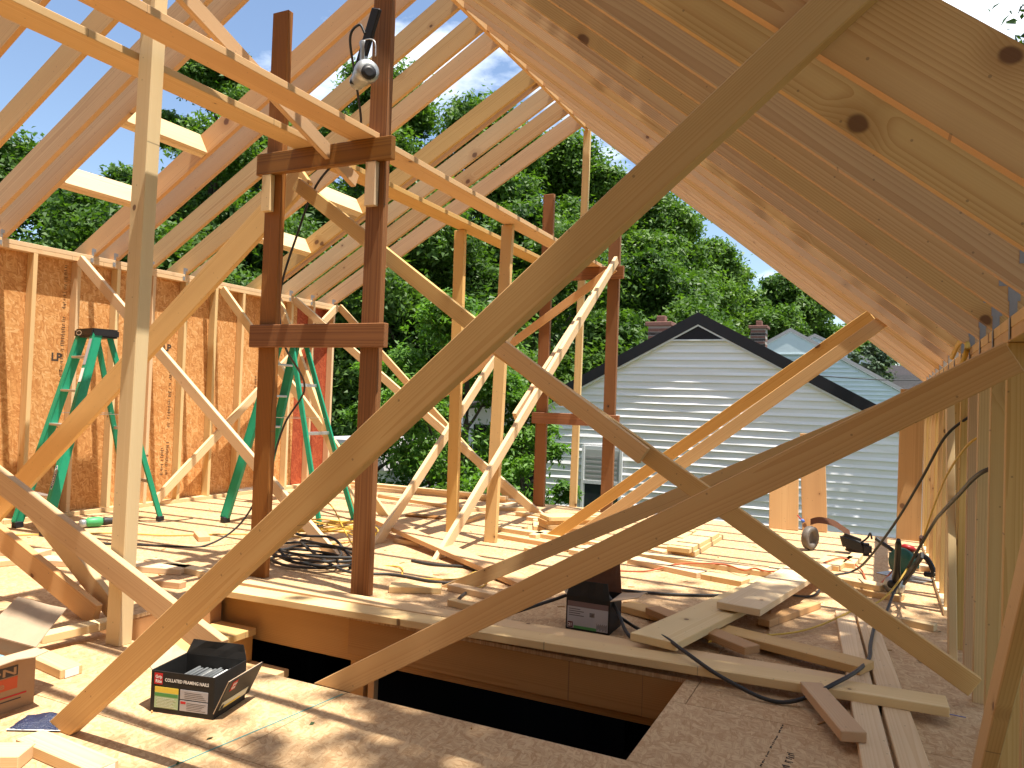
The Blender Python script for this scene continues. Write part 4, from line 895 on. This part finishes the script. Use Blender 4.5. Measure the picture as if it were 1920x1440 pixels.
def gable_house(name, label, Y, xl, xr, xa, za, slope, zb, depth, sid, rakeH, course, joined, rakemat, shed=0):
    e = tag(empty(name, (xa, Y, GZ)), label, 'house')
    zl, zr = za-slope*(xa-xl), za-slope*(xr-xa)
    O = V3((xa, Y, GZ))
    def pr_(n, pts, y0, y1, m): o = prism(n, [(x-xa, z-GZ) for x, z in pts], y0-Y, y1-Y, m, e); return o
    pr_('wall', [(xl, GZ), (xr, GZ), (xr, zr), (xa, za), (xl, zl)], Y, Y+depth, sid)
    # siding courses
    z = GZ; k = 0; jb = bmesh.new() if joined else None
    while z < za-.05:
        z1 = min(z+course, za); zm = z+course*.8
        a = xl if zm < zl else xa-(za-zm)/slope; b = xr if zm < zr else xa+(za-zm)/slope
        if b-a > .15:
            bm = lap_course(a-xa, b-xa, z-GZ, z1-GZ+.002, 0, .017 if not joined else .02, k*7+int(Y), 40 if not joined else 6)
            if joined:
                me = bpy.data.meshes.new('t'); bm.to_mesh(me); bm.free(); jb.from_mesh(me); bpy.data.meshes.remove(me)
            else: link('siding_course', from_bm('siding_course', bm), sid, e)
        z += course; k += 1
    if joined: link('siding', from_bm('siding', jb), sid, e)
    ov = .045
    for sgn, xe, ze in ((-1, xl, zl), (1, xr, zr)):
        xo = xe+sgn*.35; zo = ze-slope*.35
        pr_('roof_slope', [(xa, za+.06), (xo, zo+.06), (xo, zo+.14), (xa, za+.14)], Y-ov, Y+depth+ov, 'shingle')
        if rakeH: pr_('rake_board', [(xa, za+.139), (xo, zo+.139), (xo, zo+.139-rakeH), (xa, za+.139-rakeH)], Y-ov-.03, Y-ov-.002, rakemat)
        if rakeH: pr_('rake_trim', [(xa, za+.139-rakeH), (xo, zo+.139-rakeH), (xo, zo+.11-rakeH), (xa, za+.11-rakeH)], Y-ov-.02, Y-.0, 'trimwhite')
    return e
nb = gable_house('white_house', 'white sided house with black roof edge and small window', 13.0, -5.68, .62, -2.80, 2.68, .535, 0, 7, 'siding', .205, .127, False, 'roofblack')
oN = V3((-2.80, 13.0, GZ))
prism('gable_vent', [(-.62, 2.36-GZ), (.62, 2.36-GZ), (0, 2.66-GZ)], -.045, -.02, 'roofblack', nb)
prism('vent_sill', [(-.68, 2.335-GZ), (.68, 2.335-GZ), (.66, 2.36-GZ), (-.66, 2.36-GZ)], -.06, -.015, 'trimwhite', nb)
wx0, wx1, wz0, wz1 = -4.80+2.8, -4.05+2.8, -.78-GZ, .47-GZ
win = box('window', (wx0, -.055, wz0), (wx1, -.022, wz1), 'windowframe', nb, .004)
cw_ = win.location.copy()
def wpart(n, x0, x1, z0, z1, y0, y1, m): return box(n, V3((x0, y0, z0))-cw_, V3((x1, y1, z1))-cw_, m, win)
zm = (wz0+wz1)/2-.02
wpart('pane', wx0+.07, wx1-.07, zm+.03, wz1-.07, -.058, -.0555, 'blind'); wpart('pane', wx0+.07, wx1-.07, wz0+.06, zm-.03, -.058, -.0555, 'glass')
wpart('sash_rail', wx0+.04, wx1-.04, zm-.03, zm+.03, -.07, -.056, 'windowframe')
for k in range(5): wpart('blind_slat', wx0+.08, wx1-.08, zm+.08+k*.085, zm+.115+k*.085, -.0605, -.0585, 'greyprint')
for x in (wx0, wx1-.045): wpart('window_trim', x, x+.045, wz0, wz1, -.072, -.056, 'trimwhite')
# lower porch wing left of it
pg = tag(empty('porch_wing', (-6.9, 14.4, GZ)), 'grey lean-to wing with dark doorway left of the white house', 'house')
prism('wall', [(-1.2, 0), (1.2, 0), (1.2, 4.55), (-1.2, 4.2)], 0, 3, 'siding', pg); box('doorway', (-.9, -.03, 1.6), (.75, -.005, 3.9), 'dark', pg); box('porch_post', (-.95, -.6, 0), (-.85, -.5, 4.2), 'trimwhite', pg); prism('roof', [(-1.5, 4.22), (1.4, 4.62), (1.4, 4.70), (-1.5, 4.30)], -.8, 3.2, 'shingle', pg)  # doorway is a near-black panel, its inner shade painted on
for k in range(16): link('siding_course', from_bm('siding_course', lap_course(-1.2, 1.2, 2.0+k*.127, 2.13+k*.127, -.006, .017, 300+k, 10)), 'siding', pg)
bh = gable_house('pale_blue_house', 'pale blue sided house behind the white one', 24.0, -5.6, .72, -2.45, 3.55, .575, 0, 8, 'bluesiding', .10, .127, True, 'greyprint')
prism('gable_boards', [(-1.15, 2.93-GZ), (1.15, 2.93-GZ), (0, 3.58-GZ)], -.05, -.022, 'bluesiding', bh); box('gable_ledge', (-1.2, -.07, 2.90-GZ), (1.2, -.02, 2.93-GZ), 'bluesiding', bh)
gable_house('far_blue_house', 'far pale house half hidden behind the pale blue one', 33.0, -4.6, -.3, -2.45, 4.25, .5, 0, 8, 'bluesiding', .10, .14, True, 'greyprint')
fh = tag(empty('grey_roof_house', (.0, 34.0, GZ)), 'far house with grey brown shingle roof at right', 'house')
box('wall', (-1.0, 0, 0), (4.5, 7, 5.2), 'siding', fh); 
for k, (x0, x1, z0, z1, y) in enumerate(((-1.2, .55, 5.95, 6.48, 1.2), (-1.0, .78, 5.2, 6.05, .2))):
    prism('roof_slope', [(x0, z0), (x1+3, z0), (x1+3, z1), (x0, z1)], y, y+.3, 'shingle', fh)
def chimney(l, x, y, w, z0, z1):
    e = tag(empty('chimney', (x, y, z0)), l, 'chimney'); h = z1-z0
    box('core', (-w/2+.006, -w/2+.006, 0), (w/2-.006, w/2-.006, h), 'mortar', e)
    rows = int(h/.075); bw = (w-.012)/2
    bm = bmesh.new(); bm_box(bm, (-bw/2+.003, -w/2, -.031), (bw/2-.003, w/2, .031)); bme = from_bm('brick', bm); bme.materials.append(M['brick'])
    for k in range(rows):
        for q in (-1, 1):
            o = link('brick', bme, None, e); o.location = (q*(bw/2+.003)*(1 if k % 2 else .97), 0, .037+k*.075)
            if k % 2: o.rotation_euler[2] = math.pi/2; o.location = (0, q*(bw/2+.003), .037+k*.075)
    box('cap', (-w/2-.05, -w/2-.05, h), (w/2+.05, w/2+.05, h+.08), 'brick', e, .01); box('flue', (-w/5, -w/5, h+.08), (w/5, w/5, h+.22), 'brick', e, .01)
chimney('brick chimney behind the left slope of the white house', -4.02, 15.2, .44, .9, 2.82)
chimney('brick chimney between the white house and the pale blue house', -3.02, 21.6, .40, 1.5, 3.42)
tag(tube('overhead_wire', [(-3.5, 21, 2.35), (0.0, 20.5, 2.05), (3.5, 20, 2.2)], .012, 'wire', n=6), 'thin overhead wire crossing before the pale blue house', 'wire')
sh = tag(empty('low_shed', (-8.9, 12.4, GZ)), 'low pale shed roof glimpsed beyond the left corner', 'shed')
box('wall', (-.9, -.9, 0), (.9, .9, 3.1), 'siding', sh); prism('roof', [(-1.0, 3.1), (1.0, 3.1), (.8, 3.6), (-.8, 3.6)], -1.1, 1.1, 'greyprint', sh)

# ================================================================== TREES
def leaf_mesh(name, cen, nrm_bias, size, rng, shape=1.6):
    """one rhombic leaf per centre"""
    n = len(cen); d = rng.normal(size=(n, 3)); d /= np.linalg.norm(d, axis=1)[:, None]
    nb_ = rng.normal(size=(n, 3))*.75+nrm_bias; nb_ /= np.linalg.norm(nb_, axis=1)[:, None]
    s = np.cross(d, nb_); s /= np.linalg.norm(s, axis=1)[:, None]+1e-9; d = np.cross(nb_, s)
    L = (size*rng.uniform(.6, 1.35, n))[:, None]; W = L/shape
    q = 3 if shape < 0 else 4; v = np.empty((n, q, 3)); W = np.abs(W)
    v[:, 0] = cen-d*L*.5; v[:, 1] = cen+s*W*.5+nb_*L*.08; v[:, 2] = cen+d*L*.5
    if q == 4: v[:, 3] = cen-s*W*.5+nb_*L*.08
    else: v[:, 0] -= s*W*.4
    me = bpy.data.meshes.new(name); me.vertices.add(n*q); me.vertices.foreach_set('co', v.reshape(-1)); me.loops.add(n*q); me.loops.foreach_set('vertex_index', np.arange(n*q, dtype=np.int32))
    me.polygons.add(n); me.polygons.foreach_set('loop_start', np.arange(n, dtype=np.int32)*q); me.polygons.foreach_set('loop_total', np.full(n, q, dtype=np.int32)); me.update(calc_edges=True)
    return me
def tree(name, label, x, y, top, rad, mat, seed, nleaf, size, bottom=None, group=None, droop=0, clump=.16, shape=1.6):
    rng = np.random.default_rng(seed); rr = random.Random(seed)
    e = tag(empty(name, (x, y, GZ)), label, 'tree' if 'shrub' not in name else 'shrub', group)
    H = top-GZ; b = (bottom-GZ) if bottom is not None else H*.28
    # limbs end in boughs; each bough is a lumpy cluster of clumps
    nb = 16; boughs = []
    for k in range(nb):
        u = (k+.5)/nb; zz = b+(H-b)*(.10+.86*u); r_ = rad*math.sin(math.pi*min(1, .22+.74*u))**.8*rng.uniform(.45, .95); a = k*2.399+rng.uniform(-.5, .5)
        boughs.append((r_*math.cos(a), r_*math.sin(a), zz, rad*rng.uniform(.30, .52)*(1.05-.45*u)))
    boughs.append((0, 0, H-rad*.32, rad*.36)); boughs.append((0, 0, b+(H-b)*.5, rad*.6))
    bm = bmesh.new(); tr = max(.07, H*.017)
    P = [V3((0, 0, 0)), V3((rr.uniform(-.1, .1), rr.uniform(-.1, .1), H*.35)), V3((rr.uniform(-.25, .25), rr.uniform(-.25, .25), H*.7)), V3((0, 0, H*.9))]
    S = smooth_path(P, 5); bm_tube(bm, S, [tr*(1-.85*i/len(S)) for i in range(len(S))], 8); link('trunk', from_bm('trunk', bm), 'bark', e)
    bm = bmesh.new()
    for bx, by, bz, br in boughs[:12]:
        z0 = max(H*.18, bz-rad*.7); c0 = V3((0, 0, z0)); c1 = V3((bx, by, bz)); bm_tube(bm, smooth_path([c0, c0.lerp(c1, .5)+V3((0, 0, -.1)), c1], 3), [tr*.42, tr*.36, tr*.3, tr*.25, tr*.2, tr*.15, tr*.1], 5)
    link('limbs', from_bm('limbs', bm), 'bark', e)
    cen = []; per = nleaf//len(boughs); nor = []
    for bx, by, bz, br in boughs:
        nc = max(6, int(per/(55 if shape > 0 else 75))); d = rng.normal(size=(nc, 3)); d /= np.linalg.norm(d, axis=1)[:, None]; d[:, 2] = d[:, 2]*.8+.1
        cc = d*(br*rng.uniform(.45, 1.12, nc))[:, None]; cc[:, 2] *= .82
        m = per//nc; off = rng.normal(size=(nc, m, 3))*np.array([1, 1, .62])*br*clump*1.5
        pts = cc[:, None, :]+off; pts[:, :, 2] -= droop*np.abs(off[:, :, 0])
        pts += np.array([bx, by, bz]); cen.append(pts.reshape(-1, 3)); nor.append(np.repeat(d, m, axis=0)*.55+np.array([0, 0, .75]))
    cen = np.concatenate(cen); nor = np.concatenate(nor)
    me = leaf_mesh('crown', cen, nor, size, rng, shape); link('crown', me, mat, e)
    return e
TR = [('broadleaf_tree', 'dark tree at the far left beyond the wall top', -21.5, 12.6, 7.9, 3.6, 'leafdark', 26000, .26),
      ('broadleaf_tree', 'leafy tree out beyond the upper left rafters, left edge', -30.5, 13.6, 7.2, 4.0, 'leafdark', 14000, .32),
      ('broadleaf_tree', 'tallest feathery tree seen through the skylight gaps', -20.5, 18.7, 12.7, 3.0, 'leafmid', 30000, .26),
      ('broadleaf_tree', 'tree rising behind the tall left post', -26.0, 20.3, 9.6, 3.2, 'leafdark', 18000, .30),
      ('broadleaf_tree', 'tree seen between the near catwalk planks', -21.0, 22.9, 12.0, 3.4, 'leafmid', 26000, .28),
      ('broadleaf_tree', 'bright green tree behind the right dark post top', -15.9, 22.0, 12.9, 3.5, 'leafmid', 32000, .26),
      ('broadleaf_tree', 'tree behind the middle left rafters', -13.2, 24.3, 11.8, 3.7, 'leafmid', 32000, .27),
      ('broadleaf_tree', 'large tree behind the far ridge post', -11.0, 27.6, 11.4, 3.9, 'leafmid', 36000, .27),
      ('broadleaf_tree', 'tree right of the ridge post above the white house', -9.0, 31.9, 10.4, 3.8, 'leafmid', 32000, .30),
      ('broadleaf_tree', 'tree above the white house roof peak', -7.3, 36.2, 8.9, 3.4, 'leafmid', 28000, .32),
      ('broadleaf_tree', 'rounded tree above the pale blue house', -4.6, 41.3, 8.1, 3.6, 'leafdark', 26000, .36),
      ('broadleaf_tree', 'low tree behind the pale blue gable', -1.6, 45.0, 5.7, 3.6, 'leafmid', 18000, .38),
      ('broadleaf_tree', 'shaded tree just beyond the left wall', -17.8, 12.8, 6.0, 3.2, 'leafdark', 24000, .24),
      ('broadleaf_tree', 'shaded tree beyond the left corner of the frame', -15.0, 15.7, 6.3, 3.4, 'leafdark', 26000, .24),
      ('broadleaf_tree', 'dark tree behind the leafy shrub', -11.3, 17.6, 6.6, 3.2, 'leafdark', 26000, .24),
      ('broadleaf_tree', 'dark tree behind the far scaffold frame', -9.4, 20.8, 6.9, 3.2, 'leafdark', 26000, .25),
      ('broadleaf_tree', 'dark tree behind the white house chimney', -6.8, 25.5, 6.2, 3.2, 'leafdark', 22000, .27)]
for i, (nm, lb, x, y, top, rad, mt, nl, sz) in enumerate(TR):
    tree(nm, lb, x, y, top, rad, mt, 100+i, int(nl*3.0), sz*.66, shape=-1.25, bottom=(-1.5 if mt == 'leafdark' else None), group='trees behind the houses')
tree('leafy_shrub', 'bright green drooping shrub just outside the gable end', -6.2, 10.7, 3.0, 1.45, 'leafbright', 5, 34000, .105, bottom=-2.4, droop=.5, clump=.2, shape=2.6)
tree('leafy_shrub', 'leafy shrub beside the far left corner of the frame', -7.35, 10.3, 1.9, .95, 'leafbright', 9, 15000, .105, bottom=-2.4, droop=.5, shape=2.6)
tree('leafy_shrub', 'leafy shrub against the porch wing by the white house', -5.2, 11.4, 1.5, .85, 'leafbright', 6, 14000, .10, bottom=-2.4, droop=.5, shape=2.6)
tree('conifer_tree', 'small bluish spruce behind the pale blue house', -.3, 29.0, 3.6, 1.1, 'leafblue', 8, 5000, .16, bottom=1.0)
# the tree beside the house whose crown shades the right half of the floor
tree('shade_tree', 'large tree overhanging the right roof slope from outside', 4.45, 1.9, 13.6, 4.4, 'leafdark', 40, 26000, .20, bottom=7.2)
tree('shade_tree', 'tree leaves showing at the top right corner of the photo', 2.75, 13.0, 9.0, 2.2, 'leafdark', 41, 12000, .17, bottom=3.6)
